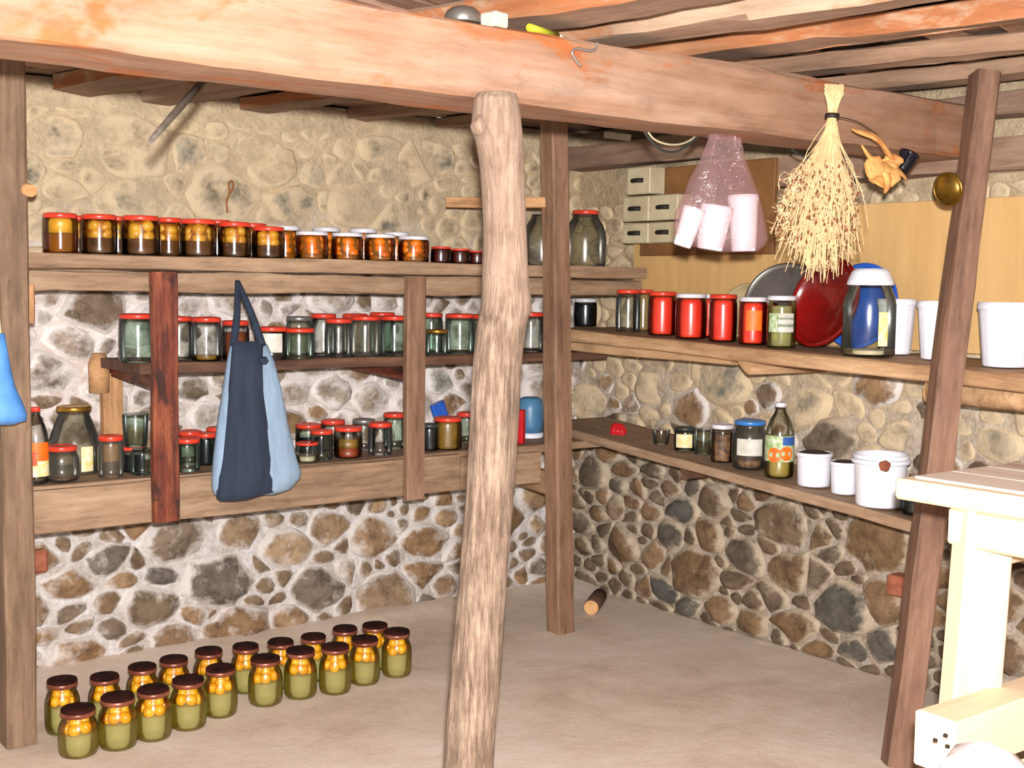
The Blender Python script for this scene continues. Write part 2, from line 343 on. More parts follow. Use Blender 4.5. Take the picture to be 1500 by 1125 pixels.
def thing(name, label, cat, loc, rotz=0.0, group=None):
    o = bpy.data.objects.new(name, None); C.objects.link(o); o.empty_display_size = 0.05
    o.location = loc; o.rotation_euler = (0, 0, rotz); o.matrix_basis = Matrix.Translation(Vector(loc)) @ Matrix.Rotation(rotz, 4, 'Z')
    return tag(o, label, cat, group)
def lathe(name, prof, seg=24, smooth=True, wob=None):
    vs, fs = [], []
    for k, (r, z) in enumerate(prof):
        for i in range(seg):
            a = 2 * math.pi * i / seg; rr = r * (wob(k, i) if wob else 1.0)
            vs.append((rr * math.cos(a), rr * math.sin(a), z))
    n = len(prof)
    for k in range(n - 1):
        for i in range(seg):
            j = (i + 1) % seg; fs.append((k * seg + i, k * seg + j, (k + 1) * seg + j, (k + 1) * seg + i))
    if prof[0][0] > 1e-6: fs.append(tuple(range(seg))[::-1])
    if prof[-1][0] > 1e-6: fs.append(tuple(range((n - 1) * seg, n * seg)))
    bm = bmesh.new(); bv = [bm.verts.new(v) for v in vs]
    for f in fs:
        try: bm.faces.new([bv[i] for i in f])
        except ValueError: pass
    bmesh.ops.remove_doubles(bm, verts=bm.verts, dist=1e-6)
    me = from_bm(name, bm)
    if smooth:
        me.polygons.foreach_set('use_smooth', [len(p.vertices) <= 4 for p in me.polygons])
    return me
def tube(name, pts, rad, seg=8, smooth=True, nz=0.0, nf=8.0, flat=1.0, caps=True):
    """a swept round bar through pts; rad: a number or one per point"""
    pts = [Vector(p) for p in pts]; n = len(pts)
    if not isinstance(rad, (list, tuple)): rad = [rad] * n
    vs, fs = [], []; ref = None
    for k, p in enumerate(pts):
        t = (pts[min(k + 1, n - 1)] - pts[max(k - 1, 0)]).normalized()
        if ref is None: ref = t.orthogonal().normalized()
        ref = (ref - t * ref.dot(t)).normalized(); bi = t.cross(ref)
        for i in range(seg):
            a = 2 * math.pi * i / seg; d = ref * math.cos(a) + bi * math.sin(a) * flat
            q = p + d * rad[k]
            if nz: q = q + d * (noise.noise(q * nf) * nz)
            vs.append(q)
    for k in range(n - 1):
        for i in range(seg):
            j = (i + 1) % seg; fs.append((k * seg + i, k * seg + j, (k + 1) * seg + j, (k + 1) * seg + i))
    if caps: fs.append(tuple(range(seg))[::-1]); fs.append(tuple(range((n - 1) * seg, n * seg)))
    me = mesh(name, vs, fs)
    if smooth: me.polygons.foreach_set('use_smooth', [len(p.vertices) <= 4 for p in me.polygons])
    return me
def smooth_pts(pts, n=6):
    """Catmull-Rom through pts"""
    P = [Vector(p) for p in pts]; out = []
    for i in range(len(P) - 1):
        a, b, c, d = P[max(i - 1, 0)], P[i], P[i + 1], P[min(i + 2, len(P) - 1)]
        for k in range(n):
            t = k / n
            out.append(0.5 * ((2 * b) + (c - a) * t + (2 * a - 5 * b + 4 * c - d) * t * t + (3 * b - a - 3 * c + d) * t ** 3))
    out.append(P[-1]); return out
def bar(name, length, width, thick, seg=10, wob=0.004, seed=0.0, bev=0.004, taper=0.0):
    """a rough sawn timber along local X from 0 to length, centred in Y and Z; chamfered, slightly crooked"""
    vs, fs = [], []; hw, ht = width / 2, thick / 2
    prof = [(-hw + bev, -ht), (hw - bev, -ht), (hw, -ht + bev), (hw, ht - bev), (hw - bev, ht), (-hw + bev, ht), (-hw, ht - bev), (-hw, -ht + bev)]
    for k in range(seg + 1):
        x = length * k / seg; s = 1.0 - taper * k / seg
        for i, (y, z) in enumerate(prof):
            e = Vector((x * 2.3 + seed, y * 9 + i // 2 * 1.7, seed * 3.1))
            e2 = Vector((x * 9.0 + seed, i // 2 * 2.7, seed))
            dy = noise.noise(e) * wob + noise.noise(e2) * wob * 0.4
            dz = noise.noise(e + Vector((9, 4, 2))) * wob + noise.noise(e2 + Vector((3, 1, 7))) * wob * 0.4
            vs.append((x, y * s + dy, z * s + dz))
    for k in range(seg):
        for i in range(8):
            j = (i + 1) % 8; fs.append((k * 8 + i, (k + 1) * 8 + i, (k + 1) * 8 + j, k * 8 + j))
    fs.append(tuple(range(8))); fs.append(tuple(range(seg * 8, seg * 8 + 8))[::-1])
    bm = bmesh.new(); bv = [bm.verts.new(v) for v in vs]
    for f in fs: bm.faces.new([bv[i] for i in f])
    return from_bm(name, bm)
def frame_mx(p0, p1, upv=(0, 0, 1)):
    x = (Vector(p1) - Vector(p0)).normalized(); z = Vector(upv); z = (z - x * z.dot(x)).normalized(); y = z.cross(x)
    return Matrix(((x.x, y.x, z.x, p0[0]), (x.y, y.y, z.y, p0[1]), (x.z, y.z, z.z, p0[2]), (0, 0, 0, 1)))
_seed = [0.0]
def board(name, p0, p1, width, thick, mat, parent=None, upv=(0, 0, 1), seg=None, wob=0.004, bev=0.004, taper=0.0):
    p0, p1 = Vector(p0), Vector(p1); L = (p1 - p0).length; _seed[0] += 1.37
    me = bar(name, L, width, thick, seg or max(3, int(L / 0.12)), wob, _seed[0], bev, taper)
    return link(name, me, mat, parent, mx=frame_mx(p0, p1, upv))
def block(name, lo, hi, mat, parent=None, bev=0.003, rot=0.0, label=None):
    """a bevelled box between two corners (room axes), origin at its base centre"""
    lo, hi = Vector(lo), Vector(hi); s = hi - lo; c = (lo + hi) / 2
    bm = bmesh.new(); bmesh.ops.create_cube(bm, size=1.0)
    for v in bm.verts: v.co = Vector((v.co.x * s.x, v.co.y * s.y, (v.co.z + 0.5) * s.z))
    if bev: bmesh.ops.bevel(bm, geom=list(bm.edges), offset=min(bev, min(s) * 0.3), segments=1, affect='EDGES')
    return link(name, from_bm(name, bm), mat, parent, mx=Matrix.Translation((c.x, c.y, lo.z)) @ Matrix.Rotation(rot, 4, 'Z'), label=label)
def ball(name, r, sub=2, squash=1.0, nz=0.0, seed=0.0):
    bm = bmesh.new(); bmesh.ops.create_icosphere(bm, subdivisions=sub, radius=r)
    for v in bm.verts:
        k = 1 + (noise.noise(v.co / r * 1.6 + Vector((seed, seed, 0))) * nz if nz else 0); v.co = Vector((v.co.x * k, v.co.y * k, v.co.z * k * squash))
    return from_bm(name, bm, True)
def loft(name, rows, origin, depth, normal, seg=20, arc=None, wr=0.0, wf=14.0, power=0.75, off=0.0, close_ends=True):
    """a limp shape between left and right edge points, row by row, bellied out by depth along normal; arc=(a0,a1) for only one side"""
    vs, fs = [], []; nrm = Vector(normal).normalized(); full = arc is None
    a0, a1 = arc if arc else (0.0, 2 * math.pi); m = seg if full else seg + 1
    for k, (l, r_) in enumerate(rows):
        l, r_ = Vector(l), Vector(r_); c = (l + r_) / 2; h = (r_ - l) / 2; dp = depth[k] if isinstance(depth, (list, tuple)) else depth
        for i in range(m):
            a = a0 + (a1 - a0) * i / seg; sn = math.sin(a)
            q = c - h * math.cos(a) + nrm * ((abs(sn) ** power) * (1 if sn >= 0 else -1) * dp + off)
            if wr: q = q + nrm * (noise.noise(Vector((q.x * wf, q.y * wf, q.z * wf * 0.4))) * wr)
            vs.append(q - Vector(origin))
    for k in range(len(rows) - 1):
        for i in range(m if full else seg):
            j = (i + 1) % m; fs.append((k * m + i, k * m + j, (k + 1) * m + j, (k + 1) * m + i))
    if full and close_ends: fs.append(tuple(range(m))[::-1]); fs.append(tuple(range((len(rows) - 1) * m, len(rows) * m)))
    bm = bmesh.new(); bv = [bm.verts.new(v) for v in vs]
    for f in fs: bm.faces.new([bv[i] for i in f])
    bmesh.ops.remove_doubles(bm, verts=bm.verts, dist=1e-5)
    return from_bm(name, bm, True)
def dup(o, parent=None):
    c = o.copy(); C.objects.link(c); c.parent = parent
    for ch in o.children: dup(ch, c)
    return c

# ================================================================== THE SETTING
# floor: uneven trodden screed
def make_floor():
    bm = bmesh.new(); bmesh.ops.create_grid(bm, x_segments=90, y_segments=90, size=1.0)
    for v in bm.verts:
        x = -1.2 + (v.co.x + 1) / 2 * 5.4; y = -1.0 + (v.co.y + 1) / 2 * 5.9
        z = noise.noise(Vector((x * 1.1, y * 1.1, 0))) * 0.012 + noise.noise(Vector((x * 5, y * 5, 3))) * 0.004
        z += 0.09 * max(0, 1 - (YB - y) / 0.32) ** 2 * (1 if y < YB else 0) * (0.5 + 0.5 * noise.noise(Vector((x * 1.7, 0, 5)))) if y < YB else 0.03
        v.co = Vector((x, y, z))
    o = link('floor', from_bm('floor', bm, True), M['floor']); o['kind'] = 'structure'; return o
make_floor()
def floor_z(x, y): return noise.noise(Vector((x * 1.1, y * 1.1, 0))) * 0.012 + noise.noise(Vector((x * 5, y * 5, 3))) * 0.004

def clip_cell(site, sites, box, aniso):
    """power-diagram cell of a site among sites (u, z, r), clipped to a box"""
    u0_, v0_, w0 = site[0] / aniso, site[1], site[2]
    poly = [(box[0] / aniso, box[1]), (box[2] / aniso, box[1]), (box[2] / aniso, box[3]), (box[0] / aniso, box[3])]
    for s in sites:
        if s is site: continue
        u1, v1, w1 = s[0] / aniso, s[1], s[2]; dx, dy = u1 - u0_, v1 - v0_; d2 = dx * dx + dy * dy
        if d2 > 0.9: continue
        c = (d2 + (w0 * w0 - w1 * w1)) / 2; out = []
        for i in range(len(poly)):
            a, b = poly[i], poly[(i + 1) % len(poly)]
            fa = (a[0] - u0_) * dx + (a[1] - v0_) * dy - c; fb = (b[0] - u0_) * dx + (b[1] - v0_) * dy - c
            if fa <= 0: out.append(a)
            if (fa < 0) != (fb < 0):
                t = fa / (fa - fb); out.append((a[0] + (b[0] - a[0]) * t, a[1] + (b[1] - a[1]) * t))
        poly = out
        if len(poly) < 3: return []
    return [(p[0] * aniso, p[1]) for p in poly]

def rimmed(me, rim):
    a = me.attributes.new('rim', 'FLOAT', 'POINT'); a.data.foreach_set('value', rim); return me
def make_wall(name, origin, udir, ndir, ulen, height, placed, mortar, pick, view_u, seed, proud, gapf, ztop):
    """a rubble wall: a lumpy slab of mortar with every stone a child; u runs along the wall, ndir points into the room"""
    O, U, Nn = Vector(origin), Vector(udir), Vector(ndir); R = random.Random(seed)
    vs, fs = [], []; nu, nv = int(ulen / 0.045), int(height / 0.045)
    for j in range(nv + 1):
        for i in range(nu + 1):
            u = ulen * i / nu; z = height * j / nv
            h = noise.noise(Vector((u * 4, z * 4, seed))) * 0.010 + noise.noise(Vector((u * 15, z * 15, seed))) * 0.006
            vs.append(U * u + Nn * h + Vector((0, 0, z)))
    k = len(vs)
    for j in range(nv):
        for i in range(nu):
            a = j * (nu + 1) + i; fs.append((a, a + 1, a + nu + 2, a + nu + 1))
    for u, z in ((0, 0), (ulen, 0), (ulen, height), (0, height)): vs.append(U * u - Nn * 0.3 + Vector((0, 0, z)))
    fs.append((k + 3, k + 2, k + 1, k)); c0, c1, c2, c3 = 0, nu, (nu + 1) * nv + nu, (nu + 1) * nv
    fs += [tuple(range(nu, -1, -1)) + (k, k + 1), tuple(range(c3, c2 + 1)) + (k + 2, k + 3),
           tuple(j * (nu + 1) for j in range(nv + 1)) + (k + 3, k), tuple(j * (nu + 1) + nu for j in range(nv, -1, -1)) + (k + 1, k + 2)]
    bm = bmesh.new(); bv = [bm.verts.new(v) for v in vs]
    for f in fs: bm.faces.new([bv[i] for i in f])
    wall = link(name, from_bm(name, bm, True), mortar, loc=O); wall['kind'] = 'structure'
    AN = 1.35; sites = []
    for (u, z, r) in placed:
        if 0 < u < ulen and 0 < z < ztop: sites.append((u, z, r))
    tries = 0
    while tries < 9000:
        tries += 1
        u = R.uniform(0, ulen); z = R.uniform(-0.02, ztop); r = 0.024 + 0.060 * R.random() ** 2.0
        if tries > 5000: r = R.uniform(0.020, 0.040)
        if all(((u - s[0]) / AN) ** 2 + (z - s[1]) ** 2 > (0.88 * (r + s[2])) ** 2 for s in sites): sites.append((u, z, r))
    cells = []
    for s in sites:
        p = clip_cell(s, sites, (0, 0, ulen, ztop), AN)
        if len(p) >= 3:
            area = abs(sum(p[i][0] * p[(i + 1) % len(p)][1] - p[(i + 1) % len(p)][0] * p[i][1] for i in range(len(p)))) / 2
            if area > 0.0010: cells.append((area, s, p))
    inview = sorted([c for c in cells if view_u[0] <= c[1][0] <= view_u[1]], key=lambda c: -c[0])
    single = inview[:290]; rest = inview[290:] + [c for c in cells if not (view_u[0] <= c[1][0] <= view_u[1])]
    def stone_geo(area, s, p):
        cu = sum(q[0] for q in p) / len(p); cz = sum(q[1] for q in p) / len(p); rad = math.sqrt(area / math.pi)
        gap = gapf(cu, cz) * R.uniform(0.5, 1.35)
        f = max(0.45, 1 - gap / rad)
        q = [((a - cu) * f, (b - cz) * f) for a, b in p]
        ch = []                                                   # corners cut once: a rounded cobble outline
        for i in range(len(q)):
            a, b = q[i], q[(i + 1) % len(q)]
            ch.append((a[0] * 0.72 + b[0] * 0.28, a[1] * 0.72 + b[1] * 0.28)); ch.append((a[0] * 0.28 + b[0] * 0.72, a[1] * 0.28 + b[1] * 0.72))
        n = len(ch); h = min(0.042, 0.010 + rad * 0.30) * proud(cu, cz) * R.uniform(0.7, 1.25); sd = R.uniform(0, 90)
        tl = (R.uniform(-0.16, 0.16), R.uniform(-0.16, 0.16)); v, fc = [], []
        for sc, dz in ((1.06, -0.012), (0.96, 0.40 * h), (0.80, 0.82 * h), (0.42, 1.05 * h)):
            for a, b in ch:
                w = 1 + noise.noise(Vector((a * 22, b * 22, sd))) * 0.20 + noise.noise(Vector((a * 50, b * 50, sd))) * 0.08
                d = dz + noise.noise(Vector((a * sc * 14, b * sc * 14, sd + 5))) * h * 0.35 + (a * tl[0] + b * tl[1]) * (1 if dz > 0 else 0)
                v.append(U * (a * sc * w) + Vector((0, 0, b * sc * w)) + Nn * d)
        for k_ in range(3):
            for i in range(n): j = (i + 1) % n; fc.append((k_ * n + i, k_ * n + j, (k_ + 1) * n + j, (k_ + 1) * n + i))
        v.append(Nn * (1.08 * h)); fc += [(3 * n + i, 3 * n + (i + 1) % n, 4 * n) for i in range(n)]
        flip = U.cross(Vector((0, 0, 1))).dot(Nn) < 0
        if flip: fc = [tuple(reversed(t)) for t in fc]
        return cu, cz, v, fc, [1.0] * n + [0.75] * n + [0.2] * n + [0.0] * (n + 1)
    for area, s, p in single:
        cu, cz, v, fc, rim = stone_geo(area, s, p)
        link('stone', rimmed(mesh('stone', v, fc, True), rim), M[pick(cu, cz, R)], wall, loc=O + U * cu + Vector((0, 0, cz)))
    groups = {}
    for area, s, p in rest:
        cu, cz, v, fc, rim = stone_geo(area, s, p); g = groups.setdefault(pick(cu, cz, R), ([], [], []))
        b0 = len(g[0]); g[0].extend([q + U * cu + Vector((0, 0, cz)) for q in v]); g[1].extend([tuple(i + b0 for i in t) for t in fc]); g[2].extend(rim)
    for mk, (v, fc, rim) in groups.items():
        link('small_stones', rimmed(mesh('small_stones', v, fc, True), rim), M[mk], wall, loc=O, kind='stuff')
    return wall

# stones one can point at in the photograph, as (pixel x, pixel y, half width in pixels)
back_px = [(52, 818, 28), (95, 862, 26), (155, 820, 26), (100, 895, 18), (160, 887, 20), (112, 965, 40), (260, 793, 46), (235, 840, 20), (215, 888, 36),
           (318, 848, 50), (345, 925, 46), (350, 778, 32), (415, 802, 36), (462, 862, 40), (420, 905, 30), (545, 785, 36), (560, 872, 42), (620, 795, 34),
           (500, 838, 22), (612, 835, 26), (650, 858, 22), (380, 828, 15), (390, 857, 14), (140, 455, 46), (105, 500, 40), (70, 540, 40), (135, 505, 22),
           (200, 645, 34), (280, 570, 22), (305, 610, 28), (420, 620, 30), (430, 575, 24), (485, 575, 26), (540, 585, 28), (660, 590, 20),
           (190, 215, 60), (90, 200, 40), (270, 220, 30), (390, 240, 46), (330, 285, 50), (200, 290, 40), (450, 255, 22), (600, 250, 34), (520, 300, 40), (430, 300, 36), (580, 330, 36), (640, 235, 28)]
right_px = [(1022, 838, 40), (985, 782, 22), (1090, 812, 30), (1162, 838, 34), (1135, 795, 22), (1150, 768, 40), (1040, 785, 22), (915, 800, 28), (958, 812, 18),
            (1290, 795, 52), (1235, 888, 44), (1195, 848, 28), (1100, 915, 25), (1170, 918, 26), (1200, 955, 24), (1255, 952, 22), (1297, 950, 24), (1300, 880, 30),
            (1060, 893, 24), (975, 866, 20), (1048, 735, 26), (1000, 745, 20), (870, 690, 28), (1215, 645, 42), (1180, 600, 40), (1285, 560, 36), (1065, 560, 38),
            (955, 570, 28), (1100, 640, 26), (862, 590, 34), (1325, 640, 30), (1010, 600, 30), (1130, 580, 24), (1460, 650, 30), (1470, 880, 30), (1480, 960, 30)]
BX0 = -0.9
def to_back(t): p = at_y(t[0], t[1], YB); return (p.x - BX0, p.z, t[2] * mpp(p) * 0.85)
def to_right(t): p = at_x(t[0], t[1], XR); return (YB + 0.05 - p.y, p.z, t[2] * mpp(p) * 0.92)
def pick_b(u, z, R):
    zz = z + R.uniform(-0.12, 0.12)
    if zz < 0.62: return 'st_brown'
    if zz < 1.45: return 'st_mid' if R.random() < 0.75 else 'st_brown'
    return 'st_clay'
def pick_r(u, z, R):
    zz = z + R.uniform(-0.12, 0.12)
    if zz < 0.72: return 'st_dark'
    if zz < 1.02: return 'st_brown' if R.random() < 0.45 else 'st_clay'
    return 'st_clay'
make_wall('wall_back', (BX0, YB, 0), (1, 0, 0), (0, -1, 0), XR - BX0 + 0.05, 2.02, [to_back(t) for t in back_px], M['mortar_b'], pick_b, (1.35, 5), 3,
          lambda u, z: 0.8 if z < 1.4 else 0.26, lambda u, z: 0.007 if z < 1.4 else 0.005, 1.93)
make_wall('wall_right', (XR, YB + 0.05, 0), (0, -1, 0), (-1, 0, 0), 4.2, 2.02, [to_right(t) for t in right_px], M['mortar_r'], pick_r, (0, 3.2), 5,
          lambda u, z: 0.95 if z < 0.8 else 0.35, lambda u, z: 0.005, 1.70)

# ceiling: rough planks over split joists
def make_ceiling():
    d = Vector((0.955, 0.295, 0)).normalized(); q = Vector((-0.295, 0.955, 0)).normalized(); R = random.Random(11)
    bm = bmesh.new(); bmesh.ops.create_cube(bm, size=1.0)
    for v in bm.verts: v.co = Vector((v.co.x * 6.6 + 1.3, v.co.y * 5.4 + 2.0, v.co.z * 0.04 + 2.11))
    root = link('ceiling', from_bm('ceiling', bm), M['ceil']); root['kind'] = 'structure'
    s = -1.6
    while s < 4.6:
        w = R.uniform(0.07, 0.15)
        t = -1.4 + R.uniform(-0.3, 0.0)
        while t < 5.2:
            ln = R.uniform(1.0, 1.9)
            a = q * (s + w / 2) + d * t; b = q * (s + w / 2 + R.uniform(-0.015, 0.015)) + d * (t + ln - 0.012)
            def inside(p): return -1.6 < p.x < 3.8 and -0.4 < p.y < 4.45
            if inside(a) or inside(b):
                z = 2.045 + R.uniform(-0.008, 0.008)
                board('plank', (a.x, a.y, z), (b.x, b.y, z + R.uniform(-0.008, 0.008)), w - 0.006, 0.024, M['ceil'], root, wob=0.006)
            t += ln
        s += w
make_ceiling()
def joist(p0, p1, w, h, side, seed):
    """a flat split joist: weathered underside, raw split sides of another colour"""
    p0, p1 = Vector(p0), Vector(p1); L = (p1 - p0).length
    me = bar('ceiling_joist', L, w, h, int(L / 0.09), 0.016, seed, 0.006)
    me.materials.append(M['joist']); me.materials.append(M[side])
    for p in me.polygons:
        if abs(p.normal.y) > 0.6: p.material_index = 1
    return link('ceiling_joist', me, None, mx=frame_mx(p0, p1))
joist_size = {1.88: (0.13, 0.060, 'raw_orange'), 2.17: (0.10, 0.070, 'raw_cream'), 2.55: (0.13, 0.050, 'raw_orange'), 2.98: (0.10, 0.045, 'raw_brown'), 3.38: (0.09, 0.045, 'raw_brown')}
joist_label = {0.92: 'split ceiling joist whose end shows above the dark left post',
               1.40: 'knotty split ceiling joist whose end pokes in above the far left wall',
               1.88: 'split ceiling joist over the beam, above the hooked wire',
               2.17: 'broad pale split ceiling joist, second one right of the hooked wire',
               2.55: 'bright orange sawn ceiling joist above the dried plant bundle',
               2.98: 'thin grey-brown ceiling joist near the leaning right post',
               3.38: 'last ceiling joist, close along the top of the right wall'}
for xb in (1.88, 2.17, 2.55, 2.98, 3.38):
    jd = Vector((-0.235, 0.972, 0)); a = Vector((xb, 2.4, 2.0)) - jd * (2.9 if xb < 3 else 1.9); b = Vector((xb, 2.4, 2.0)) + jd * 2.0
    o = joist(a, b, *joist_size.get(xb, (0.12, 0.05, 'raw_brown')), xb * 5 + 1)
    tag(o, joist_label.get(xb, 'split ceiling joist running overhead beyond the picture'), 'joist', 'split joists under the ceiling planks')

# main beam
bo = board('ceiling_beam', (-0.7, 2.41, 1.842), (3.62, 2.41, 1.842), 0.21, 0.165, M['beam'], seg=60, wob=0.010, bev=0.010)
tag(bo, 'long squared old ceiling beam with orange stains carried by the log post', 'beam')

# log post in the middle
def make_trunk():
    rows = [(137, 700, 756), (146, 694, 759), (170, 691, 763), (190, 690, 765), (212, 697, 767), (250, 703, 768), (330, 708, 771), (400, 706, 774), (432, 705, 778), (455, 703, 777),
            (482, 698, 770), (550, 692, 762), (700, 684, 755), (850, 672, 742), (1000, 658, 732), (1125, 650, 722), (1262, 642, 716)]
    Y = 2.27; P = []; Rr = []
    for y, l, r in rows:
        c = at_y((l + r) / 2, y, Y); P.append(c); Rr.append((r - l) / 2 * mpp(c))
    P[-1].z = 0.0
    base = Vector((P[-1].x, P[-1].y, 0))
    n = 8; pts, rad = [], []
    for i in range(len(P) - 1):
        a, b, c, d = P[max(i - 1, 0)], P[i], P[i + 1], P[min(i + 2, len(P) - 1)]
        for k in range(n):
            t = k / n; pts.append(b.lerp(c, t) if i < 2 else 0.5 * ((2 * b) + (c - a) * t + (2 * a - 5 * b + 4 * c - d) * t * t + (3 * b - a - 3 * c + d) * t ** 3)); rad.append(Rr[i] * (1 - t) + Rr[i + 1] * t)
    pts.append(P[-1]); rad.append(Rr[-1]); seg = 40; vs, fs = [], []
    for k, (p, r) in enumerate(zip(pts, rad)):
        low = min(1, max(0, (1.35 - p.z) / 0.25))
        for i in range(seg):
            a = 2 * math.pi * i / seg; dx, dy = math.cos(a), math.sin(a)
            ridge = noise.noise(Vector((dx * 5.5, dy * 5.5, p.z * 2.2))) * 0.0045 * (0.35 + 0.65 * low) + noise.noise(Vector((dx * 14, dy * 14, p.z * 6))) * 0.0025 * (0.2 + low)
            vs.append(Vector((p.x + dx * (r + ridge), p.y + dy * (r + ridge), p.z)) - base)
    for k in range(len(pts) - 1):
        for i in range(seg): j = (i + 1) % seg; fs.append((k * seg + i, k * seg + j, (k + 1) * seg + j, (k + 1) * seg + i))
    fs.append(tuple(range(seg))); fs.append(tuple(range((len(pts) - 1) * seg, len(pts) * seg))[::-1])
    bm = bmesh.new(); bv = [bm.verts.new(v) for v in vs]
    for f in fs: bm.faces.new([bv[i] for i in f])
    me = from_bm('log_post', bm, True)
    o = link('log_post', me, M['bark'], loc=base)
    tag(o, 'crooked debarked log post standing under the beam in the middle of the room', 'post')
    def knot(px, py, rpx, sq):
        p = at_y(px, py, Y); toC = (CAM - p).normalized(); side = right * (1 if px > 740 else -1)
        return p, rpx * mpp(p)
    for px, py, rp, tilt in ((771, 450, 13, 1), (697, 188, 12, -1)):
        p, r = knot(px, py, rp, 1); ax = right * tilt * 0.9 + up * 0.45 * tilt
        link('knot', tube('knot', [p - ax * r * 1.2, p - ax * r * 0.2, p + ax * r * 0.45, p + ax * r * 0.6], [r * 1.35, r * 1.1, r * 0.7, r * 0.35], 12, True, 0.002, 30), M['bark'], o)
    p, r = knot(737, 488, 12, 1); ax = (CAM - p).normalized(); q = p + ax * 0.055
    link('branch_scar', tube('branch_scar', [q - ax * 0.03, q - ax * 0.006, q - ax * 0.001], [r * 1.5, r * 1.0, r * 0.5], 12, True, 0.002, 30), M['bark'], o)
make_trunk()

def post(name, a, b, w, t, mat, label, facing=(0, -1, 0)):
    o = board(name, a, b, w, t, mat, upv=facing, wob=0.006, bev=0.006); tag(o, label, 'post'); return o
post('wooden_post', (1.03, 3.72, 0), (1.03, 3.74, 1.99), 0.085, 0.085, M['post'], 'dark upright post carrying the left end of the jar shelves')
post('wooden_post', (3.085, 3.74, 0), (3.01, 3.74, 1.98), 0.080, 0.08, M['cpost'], 'square brown upright post where the two shelf runs meet in the corner')
post('wooden_post', (3.00, 2.12, 0), (3.345, 2.16, 1.98), 0.074, 0.08, M['rpost'], 'leaning red-brown post behind the pale work table', (-0.6, -0.8, 0))

# ------------------------------------------------------------------ shelving on the back wall
Z1, Z2, Z3 = 1.425, 1.085, 0.735
rack = thing('shelving_rack', 'three tier rustic shelving full of jars along the back wall', 'shelves', (2.2, 3.9, 0.6))
board('shelf_board', (0.98, 4.00, Z1 - 0.022), (3.56, 4.00, Z1 - 0.022), 0.40, 0.044, M['shelf'], rack, wob=0.004)
board('front_rail', (1.06, 3.845, 1.345), (3.56, 3.845, 1.340), 0.03, 0.062, M['shelf'], rack, wob=0.009, seg=40)
board('shelf_board', (1.46, 4.06, Z2 - 0.018), (3.42, 4.06, Z2 - 0.018), 0.36, 0.034, M['shelf_d'], rack, wob=0.006)
board('shelf_board', (0.98, 4.00, Z3 - 0.016), (3.35, 4.00, Z3 - 0.016), 0.40, 0.03, M['shelf'], rack)
board('front_board', (0.98, 3.79, 0.662), (2.62, 3.79, 0.662), 0.03, 0.132, M['shelf'], rack, wob=0.005)
board('front_board', (2.625, 3.79, 0.655), (3.00, 3.79, 0.648), 0.03, 0.120, M['shelf'], rack, wob=0.005)
def strut(px, z0, z1, w, mat):
    p = at_y(px, 560, 3.76); board('strut', (p.x, 3.755, z0), (p.x, 3.755, z1), w, 0.032, mat, rack, upv=(0, -1, 0), wob=0.004); return p.x
xs1 = strut(240, 0.60, 1.375, 0.082, M['strut']); xs2 = strut(606, 0.585, 1.375, 0.074, M['cpost'])
for x in (xs1 + 0.03, xs2 + 0.03): board('shelf_arm', (x, 3.775, 1.025), (x, 4.34, 1.045), 0.035, 0.05, M['strut'], rack)
for x in (xs1, xs2): board('shelf_arm', (x, 3.81, 0.692), (x, 4.34, 0.692), 0.035, 0.05, M['shelf'], rack)
board('shelf_arm', (3.10, 3.81, 0.57), (3.12, 4.34, 0.60), 0.04, 0.09, M['shelf_r'], rack)
p = at_y(162, 600, 4.30); board('rear_upright', (p.x, 4.29, 0.62), (p.x, 4.29, 1.03), 0.07, 0.04, M['tan'], rack, upv=(0, -1, 0))
p = at_y(145, 545, 4.28)
link('support_stub', tube('support_stub', [p + Vector((0, 0, -0.07)), p + Vector((0, 0, 0.03)), p + Vector((0, 0, 0.065))], [0.034, 0.036, 0.022], 12), M['tan'], rack)
# cross peg through the corner post
p0, p1 = at_y(655, 296, 4.05), at_y(812, 297, 3.74)
tag(board('wooden_peg', p0, p1, 0.04, 0.04, M['tan'], wob=0.003), 'short horizontal wooden batten nailed across the corner post above the jars', 'batten')

# ------------------------------------------------------------------ shelves on the right wall
def zu(y): return 1.178 - (3.97 - y) * 0.027
def zl(y): return 0.755 - (3.69 - y) * 0.073
sh = thing('wall_shelf', 'upper plank shelf with red jars and white pots along the right wall', 'shelf', (3.42, 2.8, 1.15))
board('shelf_board', (3.42, 4.0, zu(4.0) - 0.025), (3.42, 1.2, zu(1.2) - 0.025), 0.40, 0.048, M['shelf_r'], sh, wob=0.006)
board('lower_batten', (3.27, 3.95, zu(3.95) - 0.07), (3.34, 3.1, zu(3.1) - 0.062), 0.05, 0.035, M['shelf_r'], sh)
p = at_x(1102, 520, 3.27); link('bracket_log', tube('bracket_log', [(3.225, p.y, zu(p.y) - 0.058), (3.4, p.y, zu(p.y) - 0.060), (3.62, p.y, zu(p.y) - 0.062)], [0.050, 0.052, 0.055], 14, True, 0.003, 12, 0.32), M['shelf_r'], sh)
p = at_x(1362, 562, 3.30)
link('bracket_log', tube('bracket_log', [(3.30, p.y, zu(p.y) - 0.087), (3.36, p.y - 0.3, zu(p.y) - 0.09), (3.44, p.y - 0.8, zu(p.y) - 0.10)], [0.036, 0.040, 0.042], 12, True, 0.005, 12), M['shelf_r'], sh)
c = Vector((3.30, p.y, zu(p.y) - 0.087)); link('sawn_end', tube('sawn_end', [c + Vector((-0.002, 0.006, 0)), c + Vector((0, -0.002, 0))], 0.035, 12), M['cut'], sh)
sl = thing('wall_shelf', 'lower sagging plank shelf with bottle and pots along the right wall', 'shelf', (3.42, 2.8, 0.66))
board('shelf_board', (3.43, 4.1, zl(4.1) - 0.018), (3.43, 1.5, zl(1.5) - 0.018), 0.36, 0.034, M['shelf'], sl, wob=0.006)
